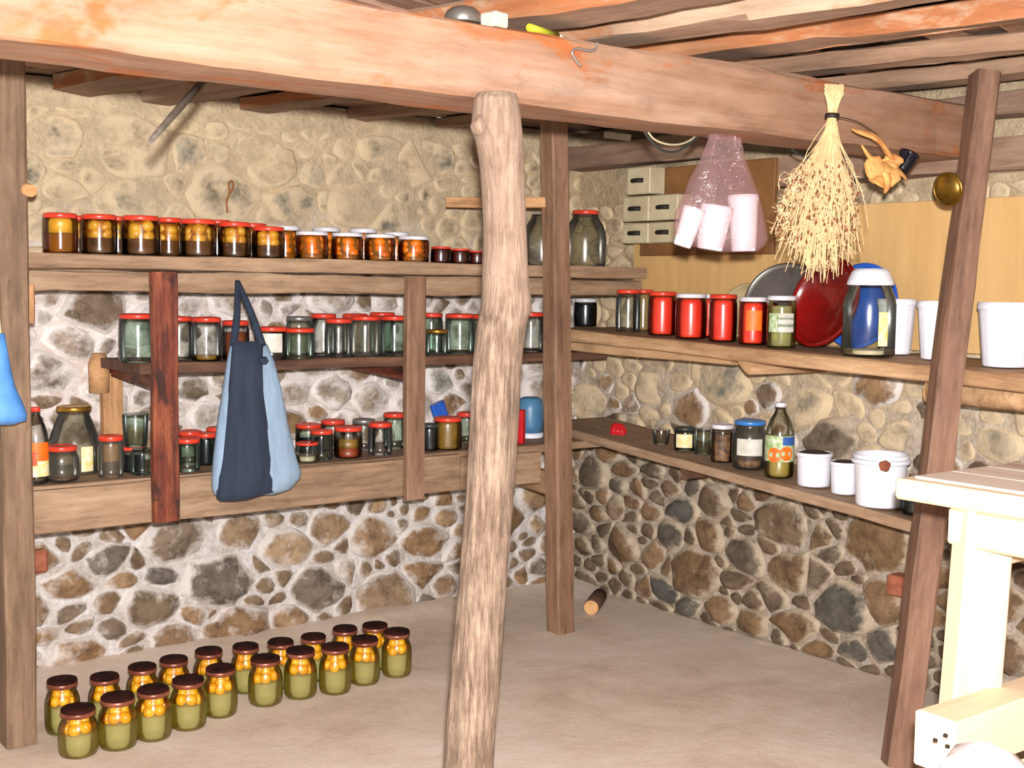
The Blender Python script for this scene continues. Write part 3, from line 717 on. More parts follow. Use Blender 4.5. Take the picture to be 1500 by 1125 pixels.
for yy in (3.3, 2.0): board('bracket_arm', (3.30, yy, zl(yy) - 0.06), (3.64, yy, zl(yy) - 0.06), 0.04, 0.045, M['shelf_d'], sl)

# timbers laid in the top of the right wall, chipboard sheet, drawers
tag(board('wall_timber', (3.60, 3.6, 1.77), (3.60, 0.8, 1.77), 0.10, 0.10, M['joist'], wob=0.01), 'squared orange-brown timber laid in the wall above the chipboard', 'timber')
tag(board('wall_timber', (3.61, 3.4, 1.925), (3.61, 0.8, 1.925), 0.12, 0.07, M['joist'], wob=0.008), 'topmost timber of the right wall, just under the ceiling joists', 'timber')
pl = at_x(930, 400, 3.585)
tag(block('chipboard_sheet', (3.575, 1.15, zu(2.5) + 0.012), (3.592, pl.y, 1.640), M['panel'], bev=0.002), 'large tan chipboard sheet leaning on the right wall behind the jars', 'board')
def drawers():
    X = 3.50
    def Y(px, py): return at_x(px, py, X).y
    yl = Y(926, 300); ym = Y(966, 300); yr = Y(1006, 300); yb = Y(1124, 300)
    def z(py): return at_x(940, py, X).z
    root = thing('drawer_cabinet', 'small wall cabinet of cream drawers with dark pulls beside the hanging bag', 'cabinet', (X, ym, z(357)))
    block('back_board', (X + 0.035, yb, at_x(1100, 372, X).z), (X + 0.055, yl - 0.01, z(247)), M['brownboard'], root)
    rows = [(247, 286, [(yl - 0.02, ym + 0.005)]), (289, 325, [(yl, ym + 0.01), (ym, yr)]), (328, 357, [(yl, ym + 0.01), (ym, yr)])]
    for t, b, cols in rows:
        for y1, y0 in cols:
            d = block('drawer', (X - 0.05, y0, z(b)), (X + 0.034, y1, z(t)), M['drawer'], root, 0.004)
            c = Vector((X - 0.052, (y0 + y1) / 2, (z(b) + z(t)) / 2))
            link('drawer_pull', tube('drawer_pull', [c + Vector((0, 0.032, 0)), c + Vector((-0.012, 0.018, 0)), c + Vector((-0.014, -0.018, 0)), c + Vector((0, -0.032, 0))], 0.009, 8), M['dark'], d)
drawers()

# ================================================================== JARS
def jar_meshes(kind, R, H):
    """profiles in metres; returns dict of meshes"""
    g = 0.004
    if kind == 'squat': ps = [(0.78, 0), (0.91, 0.035), (0.98, 0.11), (1.005, 0.22), (1.0, 0.56), (0.97, 0.67), (0.88, 0.78), (0.79, 0.84), (0.77, 0.87), (0.77, 0.95)]; neck = 0.77
    elif kind == 'straight': ps = [(0.92, 0), (0.975, 0.04), (0.985, 0.10), (1.005, 0.42), (0.985, 0.76), (0.96, 0.84), (0.88, 0.89), (0.86, 0.95)]; neck = 0.86
    elif kind == 'big': ps = [(0.90, 0), (0.98, 0.03), (1, 0.08), (1, 0.50), (0.96, 0.60), (0.84, 0.74), (0.64, 0.86), (0.57, 0.90), (0.55, 0.96)]; neck = 0.55
    elif kind == 'jug': ps = [(0.92, 0), (1, 0.03), (1, 0.40), (0.94, 0.52), (0.74, 0.74), (0.60, 0.86), (0.58, 0.95)]; neck = 0.58
    elif kind == 'milk': ps = [(0.92, 0), (1, 0.03), (1, 0.58), (0.95, 0.66), (0.78, 0.78), (0.66, 0.86), (0.62, 0.92)]; neck = 0.62
    elif kind == 'tumbler': ps = [(0.82, 0), (0.86, 0.03), (1, 0.97), (1.0, 1.0)]; neck = 1.0
    out = {'neck': neck * R, 'prof': [(r * R, z * H) for r, z in ps]}
    out['glass'] = lathe('glass', out['prof'], 28)
    if kind in ('tumbler',):
        pass
    return out
def lid_mesh(r, h):
    return lathe('lid', [(r, 0), (r * 1.04, h * 0.06), (r * 1.04, h * 0.75), (r * 0.99, h * 0.95), (r * 0.90, h), (r * 0.86, h * 0.90), (1e-7, h * 0.88)], 28)
def inner(prof, k, z0, z1, H):
    """content profile: the jar's own profile shrunk, cut at z0..z1"""
    def rad(z):
        for (r0_, a), (r1_, b) in zip(prof, prof[1:]):
            if a <= z <= b: return r0_ + (r1_ - r0_) * ((z - a) / max(1e-6, b - a))
        return prof[-1][0]
    zs = sorted(set([z0] + [z for _, z in prof if z0 < z < z1] + [z1]))
    return [(rad(z) * k, z) for z in zs]
proto = {}
def make_jar(kind, R, H, lid, content, gl='glass', seed=0):
    R, H = round(R, 4), round(H, 4)
    J = jar_meshes(kind, R, H); parts = []
    parts.append(('glass', J['glass'], M[gl], None, None, None))
    if lid:
        h = min(0.016, H * 0.14)
        if lid == 'darklid':
            r = J['neck'] * 1.10
            parts.append(('lid', lathe('lid', [(r, 0), (r * 1.03, 0.002), (r * 1.03, h * 0.7), (r * 0.99, h * 0.8)], 24), M['darklid_rim'], (0, 0, H * 0.93), None, None))
            parts.append(('lid_top', lathe('lid_top', [(r * 0.99, h * 0.78), (r * 1.03, h), (r * 0.95, h * 1.35), (r * 0.5, h * 1.5), (1e-7, h * 1.3)], 20,
                          wob=lambda k, i: 1 + 0.05 * noise.noise(Vector((i * 1.1, k * 0.7, seed)))), M['darklid'], (0, 0, H * 0.93), None, None))
        elif lid == 'cup': pass
        else: parts.append(('lid', lid_mesh(J['neck'] * 1.09, h), M[lid], (0, 0, H - h), None, None))
    P = J['prof']
    if content == 'compote':
        parts.append(('syrup', lathe('syrup', inner(P, 0.95, H * 0.03, H * 0.55, H), 24), M['compote'], None, None, None))
        fr = ball('plum', R * 0.33, 2)
        for i in range(6):
            a = i * math.pi / 3 + seed; rr = R * 0.57
            parts.append(('plum', fr, M['f_yellow'], (rr * math.cos(a), rr * math.sin(a), H * (0.645 + 0.03 * math.sin(i * 2.1 + seed))), None, None))
        for i in range(3):
            a = i * 2.1 + seed * 2; parts.append(('plum', fr, M['f_yellow'], (R * 0.3 * math.cos(a), R * 0.3 * math.sin(a), H * 0.78), None, None))
    elif content in ('ochre', 'orange'):
        och_ = content == 'ochre'
        cut = 0.40 if och_ else 0.20
        parts.append(('dark_syrup', lathe('dark_syrup', inner(P, 0.94, H * 0.03, H * cut, H), 24), M['brine_d' if och_ else 'brine_o'], None, None, None))
        parts.append(('syrup', lathe('syrup', inner(P, 0.80, H * cut, H * 0.84, H), 24), M['brine_o'], None, None, None))
        fr = ball('fruit', R * 0.41, 2, 0.85, 0.25, seed)
        fm = M['f_ochre'] if och_ else M['f_orange']
        for lev, n in (((0.70, 6), (0.50, 6)) if och_ else ((0.70, 5), (0.46, 5), (0.24, 4))):
            for i in range(n):
                a = i * 2 * math.pi / n + seed * 1.7 + lev * 5; rr = R * 0.545
                parts.append(('fruit', fr, fm, (rr * math.cos(a), rr * math.sin(a), H * (lev + 0.035 * math.sin(i * 3 + seed))), a, None))
    elif content == 'pickle':
        parts.append(('brine', lathe('brine', inner(P, 0.93, H * 0.03, H * 0.80, H), 24), M['compote'], None, None, None))
        fr = ball('gherkin', R * 0.30, 2, 1.5)
        for lev in (0.22, 0.60):
            for i in range(6):
                a = i * math.pi / 3 + seed; parts.append(('gherkin', fr, M['f_green'], (R * 0.60 * math.cos(a), R * 0.60 * math.sin(a), H * lev), a, None))
    elif isinstance(content, (list, tuple)):
        for nm, mk, a, b in content:
            parts.append((nm, lathe(nm, inner(P, 0.955, H * a, H * b, H), 24), M[mk], None, None, None))
    return parts, J
def patch(name, R, z0, z1, a0, a1, n=10, z0b=None):
    vs, fs = [], []
    for i in range(n + 1):
        a = a0 + (a1 - a0) * i / n
        for z in (z0, z1): vs.append((R * math.cos(a), R * math.sin(a), z))
    for i in range(n): fs.append((2 * i, 2 * i + 2, 2 * i + 3, 2 * i + 1))
    return mesh(name, vs, fs, True)
def disc_patch(name, R, zc, ac, r, n=18):
    """a round printed spot wrapped on a cylinder"""
    vs = [(R * math.cos(ac), R * math.sin(ac), zc)]
    for i in range(n):
        t = 2 * math.pi * i / n; a = ac + r * math.cos(t) / R; vs.append((R * math.cos(a), R * math.sin(a), zc + r * math.sin(t)))
    return mesh(name, vs, [(0, i + 1, (i + 1) % n + 1) for i in range(n)], True)
def place_jar(p, kind, R, H, lid, content, label, group, gl='glass', name='glass_jar', seed=None, cat='jar', labels=()):
    seed = rnd.uniform(0, 6) if seed is None else seed
    root = thing(name, label, cat, p, 0.0, group)
    parts, J = make_jar(kind, R, H, lid, content, gl, seed)
    for nm, me, mt, loc, rz, lb in parts:
        m = Matrix.Translation(loc or (0, 0, 0)) @ Matrix.Rotation(rz or 0.0, 4, 'Z')
        o = bpy.data.objects.new(nm, me); C.objects.link(o)
        if not me.materials: me.materials.append(mt)
        o.parent = root; o.matrix_basis = m
    ca = math.atan2(-p[1], -p[0])
    for k in labels:
        da0, da1, f0, f1, mk = k
        o = link('paper_label', patch('paper_label', R * 1.012, H * f0, H * f1, ca + da0, ca + da1), M[mk]); o.parent = root; o.matrix_basis = Matrix()
    return root
ORD = ['first', 'second', 'third', 'fourth', 'fifth', 'sixth', 'seventh', 'eighth', 'ninth', 'tenth', 'eleventh', 'twelfth', 'thirteenth', 'fourteenth', 'fifteenth']

# -------- floor jars
front = [(115, 1037, 1108, 57), (173, 1017, 1096, 56), (225, 1006, 1083, 53), (276, 993, 1068, 53), (323, 977, 1051, 49), (389, 964, 1035, 50), (440, 953, 1026, 48), (491, 947, 1019, 47), (534, 937, 1006, 45), (581, 926, 995, 44)]
back = [(92, 994, 1076, 50), (154, 989, 1062, 48), (209, 974, 1046, 47), (255, 963, 1036, 47), (306, 953, 1026, 46), (360, 947, 1018, 44), (411, 939, 1010, 44), (459, 933, 1001, 42), (505, 922, 990, 42), (549, 916, 984, 43)]
for row, nm in ((front, 'front'), (back, 'rear')):
    for i, (px, t, b, w) in enumerate(row):
        p = at_z(px, b - 5, 0.0); k = mpp(p); R = w / 2 * k
        H = (b - t) * k * 0.90; p.z = floor_z(p.x, p.y) + 0.001
        pos = 'nearest the left post' if i == 0 else ('at the far end' if i == 9 else ORD[i] + ' from the left post')
        place_jar(p, 'squat', R, H, 'darklid', 'compote', f'yellow plum jar with dark lid, {nm} floor row, {pos}', 'plum jars standing on the floor', 'glass_y', 'plum_jar')

# -------- jars of the back shelves: (px, width px, top py, row depth Y offset, lid, kind, content, glass)
def shelf_row(items, Yf, zs, where, group, zoff=0.0):
    cnt = {}
    for it in items:
        px, w, top, dep, lid, kind, content, gl, desc = it[:9]
        Y = Yf + dep; p = at_y(px, 0, Y); q = at_y(px, top, Y); R = w / 2 * mpp(q); H = q.z - zs
        # a centre's own line of sight: shift to the jar's axis
        pos = Vector((q.x, Y, zs + 0.0015))
        kk = 'front' if dep < 0.1 else 'rear'; n = cnt.get((kk, desc), 0); cnt[(kk, desc)] = n + 1
        same = sum(1 for j in items if j[8] == desc and (('front' if j[3] < 0.1 else 'rear') == kk))
        lab = (f'{ORD[n]} {desc} from the left' if same > 1 else desc) + f', {kk} row, {where}'
        place_jar(pos, kind, R, H, lid, content, lab, group, gl, 'preserve_jar' if content else 'empty_jar', labels=it[9] if len(it) > 9 else ())
G, GG, GD = 'glass', 'glass_g', 'glass_d'
och = 'red lidded jar of ochre fruit'; orn = 'white lidded jar of orange fruit'; jam = 'short red lidded jar of dark jam'
top_items = [
    (88, 50, 313, 0.06, 'red', 'straight', [('pale_syrup', 'amber', 0.03, 0.5), ('fruit_pulp', 'f_ochre', 0.5, 0.86)], G, 'red lidded jar of clear amber syrup'),
    (145, 52, 315, 0.06, 'red', 'straight', 'ochre', G, och), (206, 56, 317, 0.06, 'red', 'straight', 'ochre', G, och),
    (290, 54, 322, 0.06, 'red', 'straight', 'ochre', G, och), (343, 48, 326, 0.06, 'red', 'straight', 'ochre', G, och),
    (393, 48, 333, 0.06, 'red', 'straight', 'ochre', G, och),
    (457, 48, 340, 0.06, 'white', 'straight', 'orange', G, orn), (509, 47, 342, 0.06, 'white', 'straight', 'orange', G, orn),
    (557, 46, 344, 0.06, 'white', 'straight', 'orange', G, orn), (606, 46, 347, 0.06, 'white', 'straight', 'orange', G, orn),
    (646, 30, 362, 0.06, 'red', 'straight', [('jam', 'jam', 0.03, 0.85)], G, jam), (674, 30, 365, 0.06, 'red', 'straight', [('jam', 'jam', 0.03, 0.85)], G, jam), (699, 28, 368, 0.06, 'red', 'straight', [('jam', 'jam', 0.03, 0.85)], G, jam),
    (113, 42, 317, 0.19, 'red', 'straight', 'ochre', G, och), (172, 42, 318, 0.19, 'red', 'straight', 'ochre', G, och), (247, 46, 320, 0.17, 'red', 'straight', 'ochre', G, och),
    (318, 42, 323, 0.19, 'red', 'straight', 'ochre', G, och), (370, 42, 328, 0.19, 'red', 'straight', 'ochre', G, och),
    (418, 42, 332, 0.19, 'white', 'straight', 'orange', G, orn), (478, 42, 334, 0.19, 'white', 'straight', 'orange', G, orn),
    (532, 42, 336, 0.19, 'white', 'straight', 'orange', G, orn), (580, 40, 341, 0.19, 'white', 'straight', 'orange', G, orn)]
shelf_row(top_items, 3.80, Z1, 'top shelf', 'jars on the top shelf')
for px, w, t, dy, lid, lab in ((858, 62, 309, 0.10, 'red', 'big empty three litre jar with red lid right of the corner post'), (795, 58, 312, 0.12, None, 'big empty jar half hidden behind the corner post')):
    q = at_y(px, t, 3.8 + dy); place_jar((q.x, 3.8 + dy, Z1 + 0.0015), 'big', w / 2 * mpp(q), q.z - Z1, lid, None, lab, None, GD, 'large_jar')
emp = 'empty red lidded jar'
mid_items = [
    (202, 56, 460, 0.09, 'red', 'straight', None, GG, 'wide greenish empty red lidded jar'),
    (302, 44, 465, 0.09, 'red', 'straight', [('residue', 'olive', 0.02, 0.12)], G, 'red lidded jar with dregs'),
    (345, 40, 470, 0.09, 'red', 'straight', [('relish', 'redamber', 0.03, 0.7)], G, 'red lidded jar of red relish'),
    (398, 46, 479, 0.06, 'red', 'straight', None, G, 'short empty jar with pale paper label', ((-0.9, 0.7, 0.22, 0.8, 'lab_white'),)),
    (438, 46, 481, 0.06, 'red', 'straight', None, GG, 'short empty jar'),
    (496, 40, 467, 0.09, 'red', 'straight', None, G, emp), (535, 46, 463, 0.09, 'red', 'straight', None, GD, emp), (578, 44, 463, 0.09, 'red', 'straight', None, GG, emp),
    (640, 34, 483, 0.05, 'gold', 'straight', None, GG, 'small teal empty jar with gold lid'),
    (674, 44, 460, 0.09, 'red', 'straight', None, GG, emp), (706, 36, 461, 0.09, 'red', 'straight', None, GG, emp), (778, 40, 458, 0.09, 'red', 'straight', None, G, emp),
    (262, 42, 464, 0.20, 'red', 'straight', None, G, emp), (438, 38, 464, 0.22, 'grey', 'straight', None, GD, 'grey lidded empty jar'),
    (474, 38, 460, 0.22, 'red', 'straight', None, G, emp), (520, 38, 460, 0.22, 'red', 'straight', None, GD, emp), (560, 38, 458, 0.22, 'red', 'straight', None, GG, emp), (632, 34, 459, 0.2, 'red', 'straight', None, GG, emp)]
shelf_row(mid_items, 3.87, Z2, 'middle shelf', 'jars on the middle shelf')
low_items = [
    (90, 50, 653, 0.07, 'red', 'squat', [('dregs', 'beans', 0.02, 0.10)], GD, 'dusty red lidded jar'),
    (162, 37, 638, 0.07, 'red', 'straight', None, GD, 'slim tall red lidded jar'),
    (208, 34, 656, 0.07, None, 'straight', None, GG, 'open greenish jar'),
    (274, 38, 642, 0.07, 'red', 'straight', None, GG, 'greenish red lidded jar beside the red strut'),
    (450, 34, 648, 0.06, 'red', 'straight', [('seeds', 'pale', 0.03, 0.3)], G, 'small red lidded jar of pale seeds'),
    (471, 34, 630, 0.08, 'red', 'straight', None, GG, 'plain empty red lidded jar'),
    (510, 42, 625, 0.08, 'red', 'straight', [('red_relish', 'redamber', 0.03, 0.32), ('yellow_relish', 'olive', 0.32, 0.62)], G, 'red lidded jar of layered red and yellow relish'),
    (557, 36, 619, 0.08, 'red', 'straight', None, G, 'plain empty red lidded jar'),
    (656, 42, 611, 0.08, 'red', 'straight', [('relish', 'olive', 0.03, 0.85)], G, 'red lidded jar of olive relish'),
    (629, 28, 621, 0.08, 'blacklid', 'straight', [('preserve', 'black', 0.03, 0.85)], G, 'narrow jar of black preserve'),
    (58, 30, 655, 0.2, 'red', 'straight', [('preserve', 'olive', 0.03, 0.85)], G, 'red lidded jar of brown preserve'),
    (278, 36, 631, 0.2, 'red', 'straight', None, GG, 'red lidded empty jar'), (302, 34, 634, 0.17, 'red', 'straight', [('preserve', 'black', 0.03, 0.8)], GG, 'red lidded jar of black preserve'),
    (318, 32, 626, 0.24, 'red', 'straight', None, GG, 'red lidded empty jar'),
    (452, 38, 621, 0.2, 'red', 'straight', [('preserve', 'black', 0.03, 0.6)], GG, 'red lidded jar half full of dark preserve'),
    (488, 36, 615, 0.22, 'red', 'straight', None, G, 'red lidded empty jar'), (533, 34, 614, 0.22, 'grey', 'straight', None, G, 'grey lidded empty jar'),
    (578, 34, 605, 0.2, 'red', 'straight', None, GG, 'red lidded empty jar'), (684, 30, 604, 0.2, 'red', 'straight', None, GG, 'red lidded empty jar')]
shelf_row(low_items, 3.80, Z3, 'lowest shelf', 'jars on the lowest shelf')
q = at_y(108, 595, 4.02); place_jar((q.x, 4.02, Z3 + 0.0015), 'jug', 74 / 2 * mpp(q), q.z - Z3, 'gold', None, 'large pear shaped jar with gold lid at the lowest shelf', None, GD, 'large_jar', labels=((0.25, 0.75, 0.05, 0.42, 'lab_yellow'),))
q = at_y(200, 607, 3.94); q2 = at_y(200, 654, 3.94)
pj = at_y(196, 658, 3.95)
place_jar((q.x - 0.012, 3.95, Z3 + 0.0015), 'straight', 0.040, q2.z - 0.001 - Z3, 'red', [('preserve', 'black', 0.03, 0.7)], 'small red lidded jar carrying another jar on its lid, lowest shelf', None, G, 'preserve_jar')
place_jar((q.x, 3.95, q2.z + 0.001), 'tumbler', 38 / 2 * mpp(q), q.z - q2.z, None, None, 'open green glass jar stacked on top of a small red lidded jar', None, GG, 'empty_jar')

# -------- bottles
def bottle(p, R, H, cap, label, name, gl, content=None, labelbits=(), group=None):
    root = thing(name, label, 'bottle', p, 0, group)
    pr = [(0.86 * R, 0), (0.98 * R, 0.02 * H), (R, 0.06 * H), (R, 0.56 * H), (0.93 * R, 0.64 * H), (0.72 * R, 0.76 * H), (0.42 * R, 0.86 * H), (0.34 * R, 0.90 * H), (0.34 * R, 0.95 * H)]
    def ad(nm, me, mt, loc=(0, 0, 0)):
        o = bpy.data.objects.new(nm, me); C.objects.link(o); me.materials.append(mt); o.parent = root; o.matrix_basis = Matrix.Translation(loc); return o
    ad('bottle_body', lathe('bottle_body', pr, 24), gl)
    ad('bottle_cap', lathe('bottle_cap', [(0.38 * R, 0), (0.40 * R, 0.008), (0.40 * R, 0.05 * H), (0.34 * R, 0.06 * H), (1e-7, 0.06 * H)], 20), cap, (0, 0, 0.93 * H))
    if content: ad('juice', lathe('juice', inner(pr, 0.95, H * 0.02, H * content[1], H), 24), M[content[0]])
    ca = math.atan2(-p[1], -p[0])
    for k in labelbits:
        if k[0] == 'p': ad('paper_label', patch('paper_label', R * k[6], H * k[3], H * k[4], ca + k[1], ca + k[2], 16), M[k[5]])
        else: ad('printed_orange', disc_patch('printed_orange', R * 1.03, H * k[2], ca + k[1], R * k[3]), M[k[4]])
    return root
p = at_y(46, 700, 3.84); q = at_y(46, 594, 3.9)
p = Vector((q.x, 3.86, Z3 + 0.0015))
bottle(p, 0.036, q.z - Z3, M['red'], 'tall clear plastic bottle with red cap and bright fruit label by the left post', 'plastic_bottle', M['plastic_clear'], None,
       (('p', -1.3, 1.3, 0.30, 0.54, 'lab_orange', 1.012), ('p', -1.3, 1.3, 0.10, 0.30, 'lab_yellow', 1.012), ('p', -1.3, 0.1, 0.24, 0.42, 'lab_red', 1.022)))

# -------- right wall, upper shelf
def on_upper(px, X=3.38, py=480): p = at_x(px, py, X); return Vector((X, p.y, zu(p.y) + 0.003))
def rjar(px, w, top, lid, content, label, X=3.34, kind='straight', gl='glass', labels=(), name='preserve_jar'):
    p = on_upper(px, X, top); q = at_x(px, top, X); return place_jar(p, kind, w / 2 * mpp(p), q.z - p.z, lid, content, label, None, gl, name, labels=labels)
rjar(858, 34, 437, 'white', [('preserve', 'black', 0.03, 0.8)], 'small jar of black preserve with white lid beside the corner post', 3.40)
rjar(921, 36, 424, 'red', None, 'empty clear jar with red lid, left of the red sauce jars', 3.34, name='empty_jar')
rjar(943, 30, 424, 'red', None, 'empty clear jar with red lid touching the first red sauce jar', 3.45, name='empty_jar')
S = [('sauce', 'sauce', 0.03, 0.88)]
rjar(971, 42, 427, 'red', S, 'first red tomato sauce jar with red lid on the upper right shelf', 3.33)
rjar(1013, 46, 430, 'white', S, 'red tomato sauce jar with white lid on the upper right shelf', 3.31)
rjar(1060, 41, 431, 'red', S, 'second red tomato sauce jar with red lid beside the labelled one', 3.31)
rjar(1040, 34, 431, 'white', S, 'white lidded red sauce jar standing behind the others', 3.45)
rjar(1104, 41, 435, 'white', S, 'white lidded red jar with an orange paper label', 3.31, labels=((-0.5, 0.65, 0.30, 0.72, 'lab_orange'),))
rjar(1124, 32, 436, 'white', S, 'red sauce jar half hidden behind the gherkin jar', 3.39)
rjar(1146, 43, 433, 'white', 'pickle', 'jar of green gherkins with green and white label', 3.30, labels=((-0.95, -0.25, 0.30, 0.66, 'lab_green'), (-0.22, 0.9, 0.30, 0.66, 'lab_white'), (-0.22, 0.9, 0.40, 0.46, 'lab_green'), (-0.22, 0.9, 0.54, 0.58, 'lab_green')))
# leaning round lids: a disc with rim, its axis given
def disc_thing(name, label, cat, c, axis, r, depth, mat, prof=None, sub=None):
    ax = Vector(axis).normalized(); zq = Vector((0, 0, 1)).rotation_difference(ax).to_matrix().to_4x4()
    root = thing(name, label, cat, Vector(c))
    pr = prof or [(1e-7, 0), (r * 0.80, 0), (r * 0.88, depth * 0.6), (r * 0.94, depth), (r, depth * 0.9), (r, depth * 0.6), (r * 0.92, depth * 0.4), (r * 0.85, -depth * 0.3), (1e-7, -depth * 0.3)]
    o = link('disc', lathe('disc', pr, 40), mat, root, mx=Matrix.Translation(Vector(c)) @ zq)
    for nm, p2, m2 in (sub or ()): link(nm, lathe(nm, p2, 40), m2, root, mx=Matrix.Translation(Vector(c)) @ zq)
    return root
c = at_x(1094, 425, 3.525); r = 0.105; c.z = zu(c.y) + r * 0.93 + 0.004
disc_thing('glass_dish', 'cloudy pale glass dish leaning on the chipboard behind the red jars', 'dish', c, (-0.93, -0.1, 0.34), r, 0.03, M['cloudy'])
c = at_x(1150, 425, 3.495); r = 0.145; c.z = zu(c.y) + r * 0.95 + 0.004
disc_thing('pan_lid', 'large dull metal pan lid leaning behind the gherkin jar', 'lid', c, (-0.88, -0.32, 0.33), r, 0.02, M['steel'],
           sub=(('rim', [(r * 0.97, -0.004), (r * 1.02, 0.0), (r * 1.02, 0.022), (r * 0.95, 0.026), (r * 0.95, 0.018)], M['steel']),))
c = at_x(1213, 432, 3.41); r = 0.156; c.z = zu(c.y) + r * 0.90 + 0.012; vw = (c - CAM).normalized(); eax = -vw * 0.56 - (right * 0.91 - up * 0.40) * 0.83
disc_thing('enamel_lid', 'dark red enamel lid leaning between gherkin jar and glass bottle', 'lid', c, eax, r, 0.03, M['redenamel'])
c = at_x(1262, 430, 3.54); r = 0.148; c.z = zu(c.y) + r * 0.97 + 0.004
disc_thing('round_cover', 'bright blue plastic lid leaning behind the capped glass bottle', 'lid', c, (-0.98, -0.05, 0.20), r, 0.016, M['bluecap'])
# milk bottle with a white cup over its mouth
p = on_upper(1272, 3.30, 505); q = at_x(1272, 392, 3.30); Hm = q.z - p.z
mb = place_jar(p, 'milk', 76 / 2 * mpp(p), Hm, None, [('powder', 'cream', 0.02, 0.07)], 'wide necked glass bottle with a white cup over its mouth', None, 'glass_y', 'glass_bottle', cat='bottle', labels=((0.35, 0.75, 0.12, 0.5, 'lab_yellow'),))
rc = 33 * mpp(p); o = link('cup_cap', lathe('cup_cap', [(rc, 0), (rc * 1.02, 0.006), (rc * 0.97, 0.016), (rc * 0.84, 0.040), (rc * 0.70, 0.052), (1e-7, 0.053)], 28), M['whitepl']); o.parent = mb; o.matrix_basis = Matrix.Translation((0, 0, Hm * 0.80))
# white pots
def pot(p, R, H, label, name='flower_pot', ribs=14, soil=False, taper=0.72, group=None, lip=True, cat='pot'):
    root = thing(name, label, cat, p, 0, group)
    pr = [(R * taper, 0), (R * (taper + 0.02), 0.006), (R * 0.94, H * 0.86), (R * 0.96, H * 0.88), (R * 1.0, H * 0.885), (R, H), (R * 0.94, H), (R * 0.90, H * 0.86), (R * (taper - 0.05), 0.012), (1e-7, 0.012)]
    def ad(nm, me, mt, loc=(0, 0, 0)):
        o = bpy.data.objects.new(nm, me); C.objects.link(o); me.materials.append(mt); o.parent = root; o.matrix_basis = Matrix.Translation(loc); return o
    ad('pot_body', lathe('pot_body', pr, 56, wob=lambda k, i: 1 + (0.016 if (i // 2) % 2 and 0 < k < 4 else 0) if ribs else 1), M['whitepl'])
    if soil:
        ad('soil', lathe('soil', [(R * 0.90, H * 0.80), (R * 0.91, H * 0.97), (R * 0.6, H * 1.03), (1e-7, H * 1.02)], 24, wob=lambda k, i: 1 + 0.06 * noise.noise(Vector((i * 1.3, k * 2, R * 90)))), M['soil'])
    return root
for px, w, t, X, lab in ((1312, 56, 438, 3.47, 'white ribbed plastic pot just right of the capped bottle'), (1374, 62, 441, 3.42, 'white ribbed plastic pot left of the leaning post'), (1474, 84, 443, 3.38, 'white ribbed plastic pot right of the leaning post')):
    p = on_upper(px, X, 500); q = at_x(px, t, X); pot(p, w / 2 * mpp(p), q.z - p.z, lab, group='white pots on the upper right shelf', taper=0.74)

# -------- right wall, lower shelf
def on_lower(px, X=3.40, py=690): p = at_x(px, py, X); return Vector((X, p.y, zl(p.y) + 0.003))
def ljar(px, w, top, lid, content, label, X=3.38, kind='straight', gl='glass', labels=(), name='preserve_jar'):
    p = on_lower(px, X, top + 40); q = at_x(px, top, X); return place_jar(p, kind, w / 2 * mpp(p), max(0.05, q.z - p.z), lid, content, label, None, gl, name, labels=labels)
ljar(968, 26, 629, None, None, 'tiny clear tumbler at the far end of the lower right shelf', kind='tumbler', name='glass_tumbler')
ljar(1003, 32, 625, 'blacklid', None, 'small jar with dark lid and cream flower label', labels=((-0.9, 0.7, 0.15, 0.72, 'lab_yellow'),), gl='glass_g', name='empty_jar')
ljar(1030, 30, 628, None, None, 'plain greenish tumbler beside the white lidded jar', X=3.40, kind='tumbler', gl='glass_g', name='glass_tumbler')
ljar(1058, 34, 621, 'white', [('beans', 'beans', 0.03, 0.75)], 'white lidded jar of mottled beans on the lower right shelf', X=3.36)
ljar(1098, 52, 615, 'blue', [('beans', 'beans', 0.03, 0.2)], 'squat jar with bright blue lid and grey label', X=3.36, kind='squat', gl='glass_d', labels=((-0.75, 0.75, 0.30, 0.64, 'lab_white'),))
p = on_lower(1141, 3.35, 690); q = at_x(1141, 588, 3.35)
bottle(p, 21 * mpp(p), q.z - p.z, M['white'], 'plastic juice bottle with white cap and orange fruit label', 'juice_bottle', M['plastic_clear'], ('juice', 0.54),
       (('p', -1.5, 1.5, 0.22, 0.56, 'lab_green', 1.012), ('p', 0.2, 1.3, 0.44, 0.55, 'lab_blue', 1.022), ('d', -0.35, 0.31, 0.52, 'lab_orange'), ('d', 0.5, 0.33, 0.50, 'lab_orange')))
for px, w, t, soil, lab in ((1192, 53, 662, True, 'white pot filled with dark soil beside the juice bottle'), (1237, 42, 676, True, 'smaller white pot of soil between its bigger neighbours')):
    p = on_lower(px, 3.36, 700); q = at_x(px, t, 3.36); pot(p, w / 2 * mpp(p), q.z - p.z, lab, soil=soil, taper=0.86, ribs=0)
p = on_lower(1289, 3.33, 720); q = at_x(1289, 664, 3.33)
bk = pot(p, 40 * mpp(p), q.z - p.z, 'white lidless plastic bucket nearest the table corner', 'plastic_bucket', taper=0.84, ribs=0, cat='bucket')
rl = bpy.data.objects.new('rim', lathe('rim', [(41 * mpp(p), 0), (42.5 * mpp(p), 0.004), (42.5 * mpp(p), 0.012), (41 * mpp(p), 0.016), (40 * mpp(p), 0.008)], 40)); C.objects.link(rl); rl.data.materials.append(M['whitepl']); rl.parent = bk; rl.matrix_basis = Matrix.Translation((0, 0, (q.z - p.z) * 0.82))
